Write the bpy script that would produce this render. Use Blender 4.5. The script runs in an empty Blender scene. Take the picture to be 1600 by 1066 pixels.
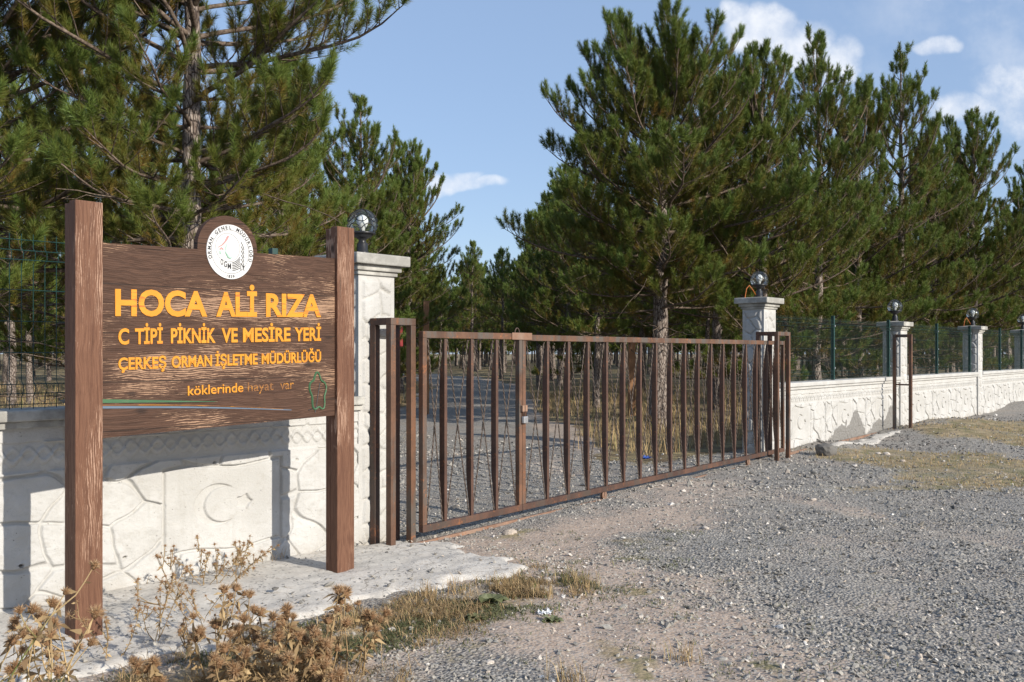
import bpy, bmesh, math, random
import numpy as np
from mathutils import Vector, Matrix
PI = math.pi
SC = bpy.context.scene
COL = SC.collection

# ---------------------------------------------------------------- camera, sky, sun, exposure
cam = bpy.data.cameras.new('camera')
cam.sensor_width = 36.0
cam.lens = 36.0 * 1500 / 1600
cam.shift_y = 17 / 1600
cam.clip_start = 0.05
cam.clip_end = 2000
camo = bpy.data.objects.new('camera', cam)
camo.location = (0, 0, 1.6)
camo.rotation_euler = (PI / 2, 0, 0)
COL.objects.link(camo)
SC.camera = camo

SUN_DIR = Vector((0.775, -0.632, 0.0)).normalized()
SUN_EL = math.radians(24.5)
SUN_V = Vector((SUN_DIR.x * math.cos(SUN_EL), SUN_DIR.y * math.cos(SUN_EL), math.sin(SUN_EL)))
sun = bpy.data.lights.new('sun', 'SUN')
sun.energy = 4.6
sun.angle = math.radians(0.55)
sun.color = (1.0, 0.93, 0.82)
suno = bpy.data.objects.new('sun', sun)
suno.rotation_euler = (-SUN_V).to_track_quat('-Z', 'Y').to_euler()
suno.location = (30, -25, 20)
COL.objects.link(suno)

SC.view_settings.view_transform = 'Standard'
SC.view_settings.look = 'None'
SC.view_settings.gamma = 1
SC.view_settings.exposure = 0.34


class NT:
    """tiny node helper"""
    def __init__(self, tree):
        self.t = tree
        tree.nodes.clear()

    def __call__(self, kind, props=None, **inp):
        n = self.t.nodes.new('ShaderNode' + kind)
        for k, v in (props or {}).items():
            setattr(n, k, v)
        for k, v in inp.items():
            key = int(k[1:]) if k[0] == 'i' and k[1:].isdigit() else k.replace('_', ' ')
            s = n.inputs[key]
            if isinstance(v, bpy.types.NodeSocket):
                self.t.links.new(v, s)
            else:
                if hasattr(s, 'default_value') and hasattr(s.default_value, '__len__') and len(s.default_value) == 4 and len(v) == 3:
                    v = (*v, 1)
                s.default_value = v
        return n

    def math(self, op, a, b=0.0, c=0.0, clamp=False):
        return self('Math', {'operation': op, 'use_clamp': clamp}, i0=a, i1=b, i2=c).outputs[0]

    def ramp(self, f, lo, hi, a=0.0, b=1.0, smooth=True):
        n = self('MapRange', {'interpolation_type': 'SMOOTHSTEP' if smooth else 'LINEAR'}, i0=f, i1=lo, i2=hi, i3=a, i4=b)
        return n.outputs[0]

    def mix(self, f, a, b, blend='MIX'):
        n = self.t.nodes.new('ShaderNodeMix')
        n.data_type = 'RGBA'
        n.blend_type = blend
        for s, v in ((n.inputs[0], f), (n.inputs[6], a), (n.inputs[7], b)):
            if isinstance(v, bpy.types.NodeSocket):
                self.t.links.new(v, s)
            else:
                s.default_value = v if not hasattr(v, '__len__') or len(v) == 4 else (*v, 1)
        return n.outputs[2]

    def noise(self, vec, scale, detail=4, rough=0.55, dist=0.0):
        return self('TexNoise', None, Vector=vec, Scale=scale, Detail=detail, Roughness=rough, Distortion=dist).outputs['Fac']

    def mapping(self, vec, scale):
        return self('Mapping', None, Vector=vec, Scale=scale).outputs[0]


# ---- world: physical sky, with procedural clouds fixed at their directions in the sky
world = bpy.data.worlds.new('World')
SC.world = world
world.use_nodes = True
n = NT(world.node_tree)
SKY_STRENGTH = 0.13
sky = n('TexSky', {'sky_type': 'NISHITA', 'sun_disc': False, 'sun_elevation': SUN_EL,
                   'sun_rotation': math.atan2(SUN_DIR.x, SUN_DIR.y), 'altitude': 900, 'air_density': 1.0,
                   'dust_density': 1.6, 'ozone_density': 1.2})
tc = n('TexCoord')
sep = n('SeparateXYZ', None, i0=tc.outputs['Generated'])
yy = n.math('MAXIMUM', sep.outputs[1], 0.05)
px = n.math('DIVIDE', sep.outputs[0], yy)
pz = n.math('DIVIDE', sep.outputs[2], yy)
pv = n('CombineXYZ', None, i0=px, i1=pz, i2=0.0).outputs[0]
wob = n('TexNoise', None, Vector=pv, Scale=14, Detail=3)
wv = n('VectorMath', {'operation': 'MULTIPLY_ADD'}, i0=wob.outputs['Color'], i1=(0.05, 0.05, 0), i2=pv).outputs[0]
ws = n('SeparateXYZ', None, i0=wv)
fine = n.noise(pv, 26, 7, 0.62)
soft = n.noise(pv, 9, 5, 0.6)
mask = None
for (cx, cz, rx, rz, k) in ((0.262, 0.335, 0.030, 0.022, 1.0), (0.300, 0.318, 0.030, 0.022, 0.95), (0.335, 0.300, 0.024, 0.026, 0.85), (0.232, 0.352, 0.014, 0.012, 0.8),
                            (-0.058, 0.178, 0.024, 0.010, 0.85), (-0.042, 0.172, 0.030, 0.007, 0.8), (0.448, 0.318, 0.022, 0.010, 0.75), 
                            (0.535, 0.265, 0.050, 0.040, 0.62), (0.50, 0.385, 0.14, 0.014, 0.5), (0.47, 0.250, 0.04, 0.014, 0.6),
                            (-0.6, 0.5, 0.14, 0.04, 0.7), (-0.9, 0.25, 0.14, 0.04, 0.8), (1.1, 0.3, 0.3, 0.07, 0.8)):
    a = n.math('DIVIDE', n.math('SUBTRACT', ws.outputs[0], cx + 0.025), rx)
    b = n.math('DIVIDE', n.math('SUBTRACT', ws.outputs[1], cz + 0.025), rz)
    r2 = n.math('ADD', n.math('MULTIPLY', a, a), n.math('MULTIPLY', b, b))
    f = n.math('MULTIPLY', n.ramp(r2, 2.6, 0.0), k)
    mask = f if mask is None else n.math('MAXIMUM', mask, f)
det = n.math('ADD', n.math('MULTIPLY', fine, 1.1), n.math('MULTIPLY', mask, 1.0))
dens = n.math('MULTIPLY', n.ramp(det, 0.66, 1.65), n.ramp(mask, 0.0, 0.5))
veil = n.math('MULTIPLY', n.ramp(soft, 0.42, 0.75), n.math('MULTIPLY', n.ramp(px, 0.2, 0.6), 0.5))
dens = n.math('MULTIPLY', n.math('MAXIMUM', dens, veil), n.ramp(sep.outputs[1], 0.0, 0.2))
cloud = n.mix(n.ramp(fine, 0.3, 0.7), (5.0, 5.35, 6.0), (6.3, 6.4, 6.6))
warm = n.mix(0.55, sky.outputs[0], (2.35, 3.3, 5.1))
colr = n.mix(n.math('MULTIPLY', dens, 0.86), warm, cloud)
bg = n('Background', None, Color=colr, Strength=SKY_STRENGTH)
out = n('OutputWorld', None, Surface=bg.outputs[0])


# ---------------------------------------------------------------- helpers
def tag(o, label=None, cat=None, group=None, kind=None):
    if label: o['label'] = label
    if cat: o['category'] = cat
    if group: o['group'] = group
    if kind: o['kind'] = kind
    return o


def thing(name, label, cat, loc=(0, 0, 0), rotz=0.0, group=None):
    o = bpy.data.objects.new(name, None)
    o.empty_display_size = 0.1
    o.location = loc
    o.rotation_euler = (0, 0, rotz)
    COL.objects.link(o)
    return tag(o, label, cat, group)


def link(name, me, parent=None, loc=None, rot=None, scale=None):
    o = bpy.data.objects.new(name, me)
    COL.objects.link(o)
    if parent: o.parent = parent
    if loc is not None: o.location = loc
    if rot is not None: o.rotation_euler = rot
    if scale is not None: o.scale = scale
    return o


def copy_tree(o, parent=None):
    c = o.copy()
    COL.objects.link(c)
    if parent: c.parent = parent
    for ch in list(o.children):
        copy_tree(ch, c)
    return c


def np_mesh(name, verts, polys, mats, attrs=None, smooth=False, mat_idx=None):
    """verts (N,3); polys: list of int arrays of shape (M,k)"""
    me = bpy.data.meshes.new(name)
    verts = np.asarray(verts, dtype=np.float32)
    me.vertices.add(len(verts))
    me.vertices.foreach_set('co', verts.ravel())
    loops = np.concatenate([p.ravel() for p in polys]).astype(np.int32)
    sizes = np.concatenate([np.full(len(p), p.shape[1], dtype=np.int32) for p in polys])
    starts = np.concatenate([[0], np.cumsum(sizes)[:-1]]).astype(np.int32)
    me.loops.add(len(loops))
    me.loops.foreach_set('vertex_index', loops)
    me.polygons.add(len(sizes))
    me.polygons.foreach_set('loop_start', starts)
    me.polygons.foreach_set('loop_total', sizes)
    me.polygons.foreach_set('use_smooth', np.full(len(sizes), bool(smooth)))
    for m in (mats if isinstance(mats, (list, tuple)) else [mats]):
        me.materials.append(m)
    if mat_idx is not None:
        me.polygons.foreach_set('material_index', mat_idx.astype(np.int32))
    for k, v in (attrs or {}).items():
        a = me.attributes.new(k, 'FLOAT', 'POINT')
        a.data.foreach_set('value', np.asarray(v, dtype=np.float32))
    me.update(calc_edges=True)
    return me


class MB:
    """collects shapes and makes one mesh"""
    def __init__(self):
        self.bm = bmesh.new()

    def box(self, x0, x1, y0, y1, z0, z1, bevel=0.0, M=None):
        m = Matrix.Translation(((x0 + x1) / 2, (y0 + y1) / 2, (z0 + z1) / 2)) @ Matrix.Diagonal((x1 - x0, y1 - y0, z1 - z0, 1))
        if M is not None: m = M @ m
        g = bmesh.ops.create_cube(self.bm, size=1, matrix=m)
        if bevel:
            es = list({e for v in g['verts'] for e in v.link_edges})
            bmesh.ops.bevel(self.bm, geom=es, offset=bevel, segments=2, affect='EDGES', profile=0.6)
        return self

    def lathe(self, prof, seg=24, loc=(0, 0, 0)):
        rings = []
        for r, z in prof:
            rings.append([self.bm.verts.new((loc[0] + r * math.cos(2 * PI * k / seg), loc[1] + r * math.sin(2 * PI * k / seg), loc[2] + z)) for k in range(seg)])
        for a, b in zip(rings, rings[1:]):
            for k in range(seg):
                self.bm.faces.new((a[k], a[(k + 1) % seg], b[(k + 1) % seg], b[k]))
        self.bm.faces.new(rings[0][::-1])
        self.bm.faces.new(rings[-1])
        return self

    def tube(self, pts, r, seg=6, closed=False):
        pts = [Vector(p) for p in pts]
        rs = r if hasattr(r, '__len__') else [r] * len(pts)
        rings = []
        N = len(pts)
        ref = None
        for i, p in enumerate(pts):
            if closed: t = pts[(i + 1) % N] - pts[i - 1]
            else: t = pts[min(i + 1, N - 1)] - pts[max(i - 1, 0)]
            t.normalize()
            if ref is None:
                ref = Vector((0, 0, 1)) if abs(t.z) < 0.9 else Vector((1, 0, 0))
            u = (ref - t * ref.dot(t)).normalized()
            ref = u
            w = t.cross(u)
            rings.append([self.bm.verts.new(p + (u * math.cos(2 * PI * k / seg) + w * math.sin(2 * PI * k / seg)) * rs[i]) for k in range(seg)])
        pairs = list(zip(rings, rings[1:]))
        if closed: pairs.append((rings[-1], rings[0]))
        for a, b in pairs:
            for k in range(seg):
                self.bm.faces.new((a[k], a[(k + 1) % seg], b[(k + 1) % seg], b[k]))
        if not closed:
            self.bm.faces.new(rings[0][::-1])
            self.bm.faces.new(rings[-1])
        return self

    def prism(self, pts, y0, y1):
        """polygon in x,z extruded along y"""
        a = [self.bm.verts.new((x, y0, z)) for x, z in pts]
        b = [self.bm.verts.new((x, y1, z)) for x, z in pts]
        self.bm.faces.new(a)
        self.bm.faces.new(b[::-1])
        for i in range(len(pts)):
            j = (i + 1) % len(pts)
            self.bm.faces.new((a[j], a[i], b[i], b[j]))
        return self

    def build(self, name, mat, parent=None, smooth=False, loc=None, rot=None):
        bmesh.ops.recalc_face_normals(self.bm, faces=self.bm.faces)
        me = bpy.data.meshes.new(name)
        self.bm.to_mesh(me)
        self.bm.free()
        if mat: me.materials.append(mat)
        if smooth:
            me.polygons.foreach_set('use_smooth', [True] * len(me.polygons))
        return link(name, me, parent, loc, rot)


def vnoise(x, y, seed=0):
    """smooth value noise 0..1 on numpy arrays"""
    xi = np.floor(x).astype(np.int64); yi = np.floor(y).astype(np.int64)
    xf = x - xi; yf = y - yi
    u = xf * xf * (3 - 2 * xf); v = yf * yf * (3 - 2 * yf)

    def h(a, b):
        k = (a * 374761393 + b * 668265263 + seed * 1442695041) & 0xffffffff
        k = ((k ^ (k >> 13)) * 1274126177) & 0xffffffff
        k = k ^ (k >> 16)
        return (k & 0xffff) / 65535.0
    return (h(xi, yi) * (1 - u) + h(xi + 1, yi) * u) * (1 - v) + (h(xi, yi + 1) * (1 - u) + h(xi + 1, yi + 1) * u) * v


def fbm(x, y, seed=0, octv=4):
    s = 0; a = 0.5; t = 0
    for i in range(octv):
        s = s + a * vnoise(x * 2 ** i, y * 2 ** i, seed + i * 17); t += a; a *= 0.5
    return s / t


def sstep(x, a, b):
    t = np.clip((x - a) / (b - a), 0, 1)
    return t * t * (3 - 2 * t)


def cubic(p, q, n):
    return [(Vector(p).lerp(Vector(q), i / n)) for i in range(n + 1)]


# ---------------------------------------------------------------- materials
def material(name):
    m = bpy.data.materials.new(name)
    m.use_nodes = True
    return m, NT(m.node_tree)


def finish(n, color, rough=0.8, bump=None, bstr=0.3, bdist=0.01, metal=0.0, spec=0.5, **kw):
    b = n('BsdfPrincipled', None, Base_Color=color, Roughness=rough, Metallic=metal)
    b.inputs['Specular IOR Level'].default_value = spec
    for k, v in kw.items():
        s = b.inputs[k.replace('_', ' ')]
        if isinstance(v, bpy.types.NodeSocket): n.t.links.new(v, s)
        else: s.default_value = v
    if bump is not None:
        bn = n('Bump', None, Height=bump, Strength=bstr, Distance=bdist)
        n.t.links.new(bn.outputs[0], b.inputs['Normal'])
    n('OutputMaterial', None, Surface=b.outputs[0])
    return b


def plain(name, col, rough=0.6, metal=0.0, var=0.15):
    m, n = material(name)
    t = n('TexCoord').outputs['Object']
    f = n.noise(t, 30, 4)
    c = n.mix(n.ramp(f, 0.3, 0.7), tuple(x * (1 - var) for x in col), tuple(min(1, x * (1 + var)) for x in col))
    finish(n, c, rough, n.noise(t, 120, 3), 0.15, 0.002, metal)
    return m


def mat_whitewash(name='whitewashed_concrete', mortar=False):
    m, n = material(name)
    t = n('TexCoord').outputs['Object']
    a = n.noise(t, 2.2, 5, 0.6)
    b = n.noise(t, 22, 4, 0.6)
    c = n.mix(n.ramp(a, 0.35, 0.7), (0.42, 0.412, 0.392), (0.505, 0.50, 0.485))
    c = n.mix(n.math('MULTIPLY', n.ramp(b, 0.52, 0.72), 0.35), c, (0.34, 0.32, 0.285))
    # small dark blow holes and splash dirt near the ground
    v = n('TexVoronoi', None, Vector=t, Scale=34).outputs['Distance']
    pits = n.math('MULTIPLY', n.ramp(v, 0.13, 0.08), n.ramp(n.noise(t, 7, 2), 0.5, 0.62))
    c = n.mix(n.math('MULTIPLY', pits, 0.75), c, (0.16, 0.15, 0.14))
    z = n('SeparateXYZ', None, i0=t).outputs[2]
    low = n.math('MULTIPLY', n.ramp(n.math('ADD', z, n.math('MULTIPLY', a, 0.35)), 0.36, 0.1), 0.45)
    c = n.mix(low, c, (0.31, 0.265, 0.21))
    streak = n.noise(n.mapping(t, (9, 9, 0.7)), 2.0, 4, 0.6)
    c = n.mix(n.math('MULTIPLY', n.ramp(streak, 0.54, 0.75), 0.4), c, (0.36, 0.35, 0.32))
    if mortar:
        mo = n('Attribute', {'attribute_name': 'mortar'}).outputs['Fac']
        c = n.mix(mo, c, n.mix(n.noise(t, 40, 4), (0.15, 0.145, 0.135), (0.26, 0.25, 0.235)))
    h = n.math('ADD', n.noise(t, 60, 5, 0.6), n.math('MULTIPLY', pits, -1.0))
    finish(n, c, 0.92, n.math('ADD', h, n.math('MULTIPLY', n.noise(t, 160, 3), 0.5)), 0.7, 0.007, spec=0.2)
    return m


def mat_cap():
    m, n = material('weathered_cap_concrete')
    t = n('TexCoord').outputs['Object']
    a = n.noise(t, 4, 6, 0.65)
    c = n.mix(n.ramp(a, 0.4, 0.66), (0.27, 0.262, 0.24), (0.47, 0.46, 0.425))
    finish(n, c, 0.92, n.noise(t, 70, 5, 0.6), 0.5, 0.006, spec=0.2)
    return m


def mat_wood(name, vertical, seed=0.0, dark=(0.060, 0.026, 0.017), mid=(0.115, 0.050, 0.031), worn=(0.52, 0.31, 0.205), amount=0.5):
    m, n = material(name)
    t0 = n('TexCoord').outputs['Object']
    t = n('VectorMath', {'operation': 'ADD'}, i0=t0, i1=(seed, seed * 2.3, seed * 1.7)).outputs[0]
    big = n.noise(n.mapping(t, (2, 2, 0.6) if vertical else (0.6, 2, 2)), 1.8, 3, 0.5)
    st = (24, 24, 1.0) if vertical else (1.0, 24, 24)
    tw = n('VectorMath', {'operation': 'MULTIPLY_ADD'}, i0=n('TexNoise', None, Vector=t, Scale=2.2, Detail=2).outputs['Color'], i1=(0.10, 0.10, 0.10), i2=t).outputs[0]
    g1 = n.noise(n.mapping(tw, st), 3.2, 4, 0.6)
    rings = n('TexWave', {'wave_type': 'BANDS', 'bands_direction': 'X' if vertical else 'Z'}, Vector=n.mapping(tw, (1, 1, 0.12) if vertical else (0.12, 1, 1)), Scale=27,
              Distortion=9.0, Detail=4, Detail_Scale=1.2, Detail_Roughness=0.6).outputs['Fac']
    g3 = n.noise(n.mapping(t, (70, 70, 5) if vertical else (5, 70, 70)), 1.5, 3, 0.7)
    c = n.mix(n.ramp(g1, 0.3, 0.7), dark, mid)
    wear = n.math('ADD', n.math('MULTIPLY', rings, 0.30), n.math('MULTIPLY', g3, 0.74))
    wear = n.math('ADD', wear, n.math('MULTIPLY', n.ramp(big, 0.3, 0.75), 0.52))
    wear = n.math('ADD', wear, n.math('MULTIPLY', n.noise(t, 90, 2), 0.16))
    wf = n.math('MULTIPLY', n.ramp(wear, 1.24 - amount * 0.4, 1.44 - amount * 0.4), 0.85)
    c = n.mix(wf, c, n.mix(g3, worn, tuple(x * 0.72 for x in worn)))
    crack = n.ramp(n.noise(n.mapping(t, (40, 40, 0.8) if vertical else (0.8, 40, 40)), 1.6, 2), 0.34, 0.27)
    c = n.mix(n.math('MULTIPLY', crack, 0.7), c, (0.02, 0.012, 0.009))
    kn = n('TexVoronoi', None, Vector=n.mapping(t, (2.2, 2.2, 0.9) if vertical else (0.9, 2.2, 2.2)), Scale=2.6).outputs['Distance']
    c = n.mix(n.math('MULTIPLY', n.ramp(n.math('ADD', kn, n.math('MULTIPLY', n.noise(t, 20, 3), 0.06)), 0.16, 0.07), 0.75), c, (0.022, 0.013, 0.010))
    if not vertical:
        zf = n.math('FRACT', n.math('DIVIDE', n('SeparateXYZ', None, i0=t0).outputs[2], 0.285))
        seam = n.math('ADD', n.ramp(zf, 0.018, 0.006), n.ramp(zf, 0.985, 0.996))
        c = n.mix(n.math('MULTIPLY', seam, 0.8), c, (0.018, 0.011, 0.008))
    h = n.math('SUBTRACT', n.math('ADD', n.math('MULTIPLY', rings, 0.6), g3), n.math('ADD', crack, n.math('MULTIPLY', wf, 0.3)))
    finish(n, c, 0.72, h, 0.55, 0.004, spec=0.3)
    return m


def mat_rust(name, base=(0.085, 0.047, 0.031), light=(0.175, 0.090, 0.054), blue=(0.105, 0.094, 0.082), k=0.5):
    m, n = material(name)
    t = n('TexCoord').outputs['Object']
    a = n.noise(t, 2.3, 5, 0.65)
    b = n.noise(t, 35, 4, 0.65)
    g = n.noise(n.mapping(t, (1, 1, 0.25)), 5.0, 5, 0.65)
    c = n.mix(n.ramp(a, 0.35, 0.68), base, light)
    c = n.mix(n.math('MULTIPLY', n.ramp(g, 0.46, 0.60), min(1, k * 1.6)), c, blue)
    c = n.mix(n.math('MULTIPLY', n.ramp(n.math('ADD', n.math('MULTIPLY', b, 0.5), n.math('MULTIPLY', n.noise(t, 6, 4, 0.7), 0.5)), 0.54, 0.66), 0.75), c, (0.30, 0.115, 0.045))
    c = n.mix(n.math('MULTIPLY', n.ramp(b, 0.38, 0.28), 0.5), c, (0.05, 0.035, 0.03))
    finish(n, c, 0.62, b, 0.3, 0.003, metal=0.15, spec=0.4)
    return m


def mat_ground():
    m, n = material('gravelly_ground')
    t = n('TexCoord').outputs['Object']
    grass = n('Attribute', {'attribute_name': 'grass'}).outputs['Fac']
    dirt = n('Attribute', {'attribute_name': 'dirt'}).outputs['Fac']
    floor = n('Attribute', {'attribute_name': 'litter'}).outputs['Fac']
    big = n.noise(t, 0.9, 5, 0.6)
    fine = n.noise(t, 16, 5, 0.65)
    vo = n('TexVoronoi', {'feature': 'F1'}, Vector=t, Scale=46, Randomness=1.0)
    vo2 = n('TexVoronoi', {'feature': 'F1'}, Vector=t, Scale=105, Randomness=1.0)
    cell = n('SeparateColor', None, i0=vo.outputs['Color']).outputs[0]
    cell2 = n('SeparateColor', None, i0=vo2.outputs['Color']).outputs[1]
    cc = n.math('ADD', n.math('MULTIPLY', cell, 0.55), n.math('MULTIPLY', cell2, 0.45))
    stone = n.mix(n.ramp(cc, 0.15, 0.9, smooth=False), (0.16, 0.152, 0.14), (0.47, 0.44, 0.39))
    stone = n.mix(n.math('MULTIPLY', n.ramp(big, 0.45, 0.7), 0.55), stone, (0.36, 0.30, 0.25))
    gap = n.ramp(vo.outputs['Distance'], 0.45, 0.75)
    stone = n.mix(n.math('MULTIPLY', gap, 0.55), stone, (0.19, 0.165, 0.142))
    earth = n.mix(n.ramp(fine, 0.3, 0.7), (0.36, 0.265, 0.20), (0.50, 0.40, 0.315))
    earth = n.mix(n.math('MULTIPLY', n.ramp(cell2, 0.72, 0.8), 0.7), earth, (0.40, 0.37, 0.34))
    earth = n.mix(n.math('MULTIPLY', n.ramp(cell, 0.9, 0.93), 0.6), earth, (0.17, 0.16, 0.15))
    dm = n.ramp(n.math('ADD', dirt, n.math('MULTIPLY', n.math('SUBTRACT', fine, 0.5), 1.5)), 0.15, 0.95)
    c = n.mix(dm, stone, earth)
    turf = n.mix(n.ramp(n.noise(t, 5, 6, 0.7), 0.35, 0.65), (0.235, 0.185, 0.11), (0.40, 0.315, 0.20))
    turf = n.mix(n.math('MULTIPLY', n.ramp(n.noise(t, 2.6, 5, 0.65), 0.45, 0.62), 0.7), turf, (0.15, 0.15, 0.07))
    gm = n.ramp(n.math('ADD', grass, n.math('ADD', n.math('MULTIPLY', n.math('SUBTRACT', fine, 0.5), 1.7), n.math('MULTIPLY', n.math('SUBTRACT', big, 0.5), 1.6))), 0.25, 1.05)
    c = n.mix(gm, c, turf)
    lit = n.mix(n.ramp(n.noise(t, 1.2, 6, 0.7), 0.4, 0.62), (0.15, 0.11, 0.07), (0.34, 0.275, 0.15))
    c = n.mix(n.ramp(n.math('ADD', floor, n.math('MULTIPLY', n.math('SUBTRACT', fine, 0.5), 0.8)), 0.3, 0.7), c, lit)
    h = n.math('ADD', n.math('MULTIPLY', n.math('SUBTRACT', 0.7, vo.outputs['Distance']), n.math('SUBTRACT', 1.0, n.math('MULTIPLY', dm, 0.7))), n.math('MULTIPLY', fine, 0.6))
    finish(n, c, 0.95, h, 0.85, 0.014, spec=0.15)
    return m


def mat_tint(name, cols, rough=0.85, spec=0.2, bump=0.0, trans=0.0):
    """colour follows the 'tint' attribute (own colour of each stone, needle, blade; needle tips also carry painted sunlight)"""
    m, n = material(name)
    f = n('Attribute', {'attribute_name': 'tint'}).outputs['Fac']
    rp = n('ValToRGB', None, Fac=f)
    el = rp.color_ramp.elements
    while len(el) < len(cols): el.new(0.5)
    for e, (p, c) in zip(el, cols):
        e.position = p
        e.color = (*c, 1)
    c = rp.outputs[0]
    if bump:
        t = n('TexCoord').outputs['Object']
        b = n.noise(t, 90, 3)
        c = n.mix(n.math('MULTIPLY', n.ramp(b, 0.4, 0.7), 0.3), c, tuple(0.5 * x for x in cols[0][1]))
        finish(n, c, rough, b, bump, 0.004, spec=spec)
    else:
        bs = finish(n, c, rough, spec=spec)
        if trans:
            tr = n('BsdfTranslucent', None, Color=c)
            mx = n('MixShader', None, i0=trans, i1=bs.outputs[0], i2=tr.outputs[0])
            o = [x for x in n.t.nodes if x.type == 'OUTPUT_MATERIAL'][0]
            n.t.links.new(mx.outputs[0], o.inputs[0])
    return m


def mat_bark():
    m, n = material('pine_bark')
    t = n('TexCoord').outputs['Object']
    v = n('TexVoronoi', {'feature': 'DISTANCE_TO_EDGE'}, Vector=n.mapping(t, (1, 1, 0.28)), Scale=26).outputs['Distance']
    b = n.noise(n.mapping(t, (1, 1, 0.35)), 30, 5, 0.65)
    c = n.mix(n.ramp(b, 0.35, 0.7), (0.15, 0.115, 0.095), (0.42, 0.36, 0.315))
    c = n.mix(n.ramp(v, 0.09, 0.0), c, (0.055, 0.04, 0.035))
    finish(n, c, 0.95, n.math('ADD', n.math('MULTIPLY', n.ramp(v, 0.0, 0.14), 1.0), b), 0.9, 0.02, spec=0.1)
    return m


def mat_branch():
    m, n = material('grey_branch_bark')
    t = n('TexCoord').outputs['Object']
    b = n.noise(t, 25, 4, 0.65)
    c = n.mix(n.ramp(b, 0.35, 0.7), (0.075, 0.054, 0.041), (0.21, 0.165, 0.13))
    finish(n, c, 0.9, b, 0.4, 0.008, spec=0.1)
    return m


def mat_concrete_spill():
    m, n = material('spilled_concrete')
    t = n('TexCoord').outputs['Object']
    a = n.noise(t, 3.0, 6, 0.65)
    b = n.noise(t, 30, 5, 0.65)
    v = n('TexVoronoi', None, Vector=t, Scale=60)
    cell = n('SeparateColor', None, i0=v.outputs['Color']).outputs[0]
    c = n.mix(n.ramp(a, 0.3, 0.7), (0.45, 0.42, 0.375), (0.60, 0.57, 0.52))
    c = n.mix(n.math('MULTIPLY', n.ramp(n.math('ADD', n.math('MULTIPLY', b, 0.5), n.math('MULTIPLY', a, 0.5)), 0.5, 0.66), 0.7), c, (0.36, 0.31, 0.255))
    c = n.mix(n.math('MULTIPLY', n.ramp(cell, 0.945, 0.965), 0.8), c, (0.17, 0.165, 0.16))
    cr = n('TexVoronoi', {'feature': 'DISTANCE_TO_EDGE'}, Vector=n('VectorMath', {'operation': 'MULTIPLY_ADD'}, i0=n('TexNoise', None, Vector=t, Scale=5, Detail=4).outputs['Color'], i1=(0.3, 0.3, 0), i2=t).outputs[0], Scale=2.0).outputs['Distance']
    c = n.mix(n.math('MULTIPLY', n.ramp(cr, 0.008, 0.002), 0.6), c, (0.14, 0.12, 0.10))
    finish(n, c, 0.95, n.math('ADD', b, n.math('MULTIPLY', n.noise(t, 110, 3), 0.6)), 0.6, 0.010, spec=0.15)
    return m


def mat_paint_worn(name, col, under, thr):
    m, n = material(name)
    t = n('TexCoord').outputs['Object']
    g = n.noise(n.mapping(t, (2, 30, 40)), 1.6, 4, 0.65)
    a = n.noise(t, 9, 4)
    c = n.mix(n.ramp(a, 0.35, 0.7), tuple(x * 0.86 for x in col), col)
    c = n.mix(n.ramp(n.math('ADD', n.math('MULTIPLY', g, 0.7), n.math('MULTIPLY', a, 0.3)), thr, thr + 0.06), c, under)
    finish(n, c, 0.6, g, 0.3, 0.002, spec=0.3)
    return m


M_WALL = mat_whitewash()
M_WALLM = mat_whitewash('whitewashed_concrete_with_mortar', True)
M_CAP = mat_cap()
M_POST = mat_wood('worn_brown_post_wood', True, 0.0, dark=(0.108, 0.049, 0.029), mid=(0.168, 0.082, 0.049), worn=(0.47, 0.30, 0.21), amount=0.76)
M_BOARD = mat_wood('worn_dark_board_wood', False, 3.1, dark=(0.048, 0.024, 0.015), mid=(0.090, 0.047, 0.030), worn=(0.48, 0.30, 0.19), amount=0.80)
M_RUST = mat_rust('rusty_brown_steel')
M_RUST2 = mat_rust('rusty_dark_brown_steel', (0.066, 0.036, 0.027), (0.125, 0.066, 0.045), (0.070, 0.058, 0.048), 0.4)
M_RUSTO = mat_rust('orange_rusty_rail', (0.20, 0.11, 0.072), (0.33, 0.21, 0.145), (0.25, 0.18, 0.14), 0.3)
M_ROD = plain('rusty_twisted_rod', (0.10, 0.075, 0.06), 0.6, 0.3, 0.3)
M_YEL = mat_paint_worn('yellow_letter_paint', (0.66, 0.275, 0.026), (0.44, 0.14, 0.025), 0.56)
M_YELW = mat_paint_worn('faded_yellow_letter_paint', (0.42, 0.18, 0.03), (0.20, 0.09, 0.035), 0.47)
M_GRN = mat_paint_worn('green_stripe_paint', (0.055, 0.135, 0.065), (0.20, 0.14, 0.09), 0.58)
M_BLU = mat_paint_worn('blue_stripe_paint', (0.12, 0.165, 0.225), (0.22, 0.16, 0.125), 0.58)
M_BLK = plain('black_painted_iron', (0.018, 0.018, 0.02), 0.35, 0.0)
M_INK = plain('dark_ink', (0.025, 0.025, 0.028), 0.6)
M_WHITE = plain('white_plastic_disc', (0.60, 0.60, 0.595), 0.45, 0, 0.03)
M_RED = plain('faded_red_print', (0.50, 0.27, 0.26), 0.6)
M_MINT = plain('faded_green_print', (0.36, 0.55, 0.44), 0.6)
M_FENCE = plain('dark_green_coated_steel', (0.008, 0.040, 0.033), 0.5, 0.0, 0.2)
M_ORANGE = plain('orange_cable_plastic', (0.50, 0.15, 0.03), 0.5)
M_STEEL = plain('padlock_steel', (0.55, 0.55, 0.56), 0.3, 0.7, 0.1)
M_REDPAINT = plain('red_painted_tin', (0.27, 0.03, 0.03), 0.6)
M_BLUEPL = plain('blue_plastic', (0.03, 0.08, 0.32), 0.4)
M_PALEWOOD = mat_wood('pale_pine_pole_wood', True, 7.7, dark=(0.25, 0.125, 0.06), mid=(0.36, 0.20, 0.11), worn=(0.5, 0.33, 0.2), amount=0.25)
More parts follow.
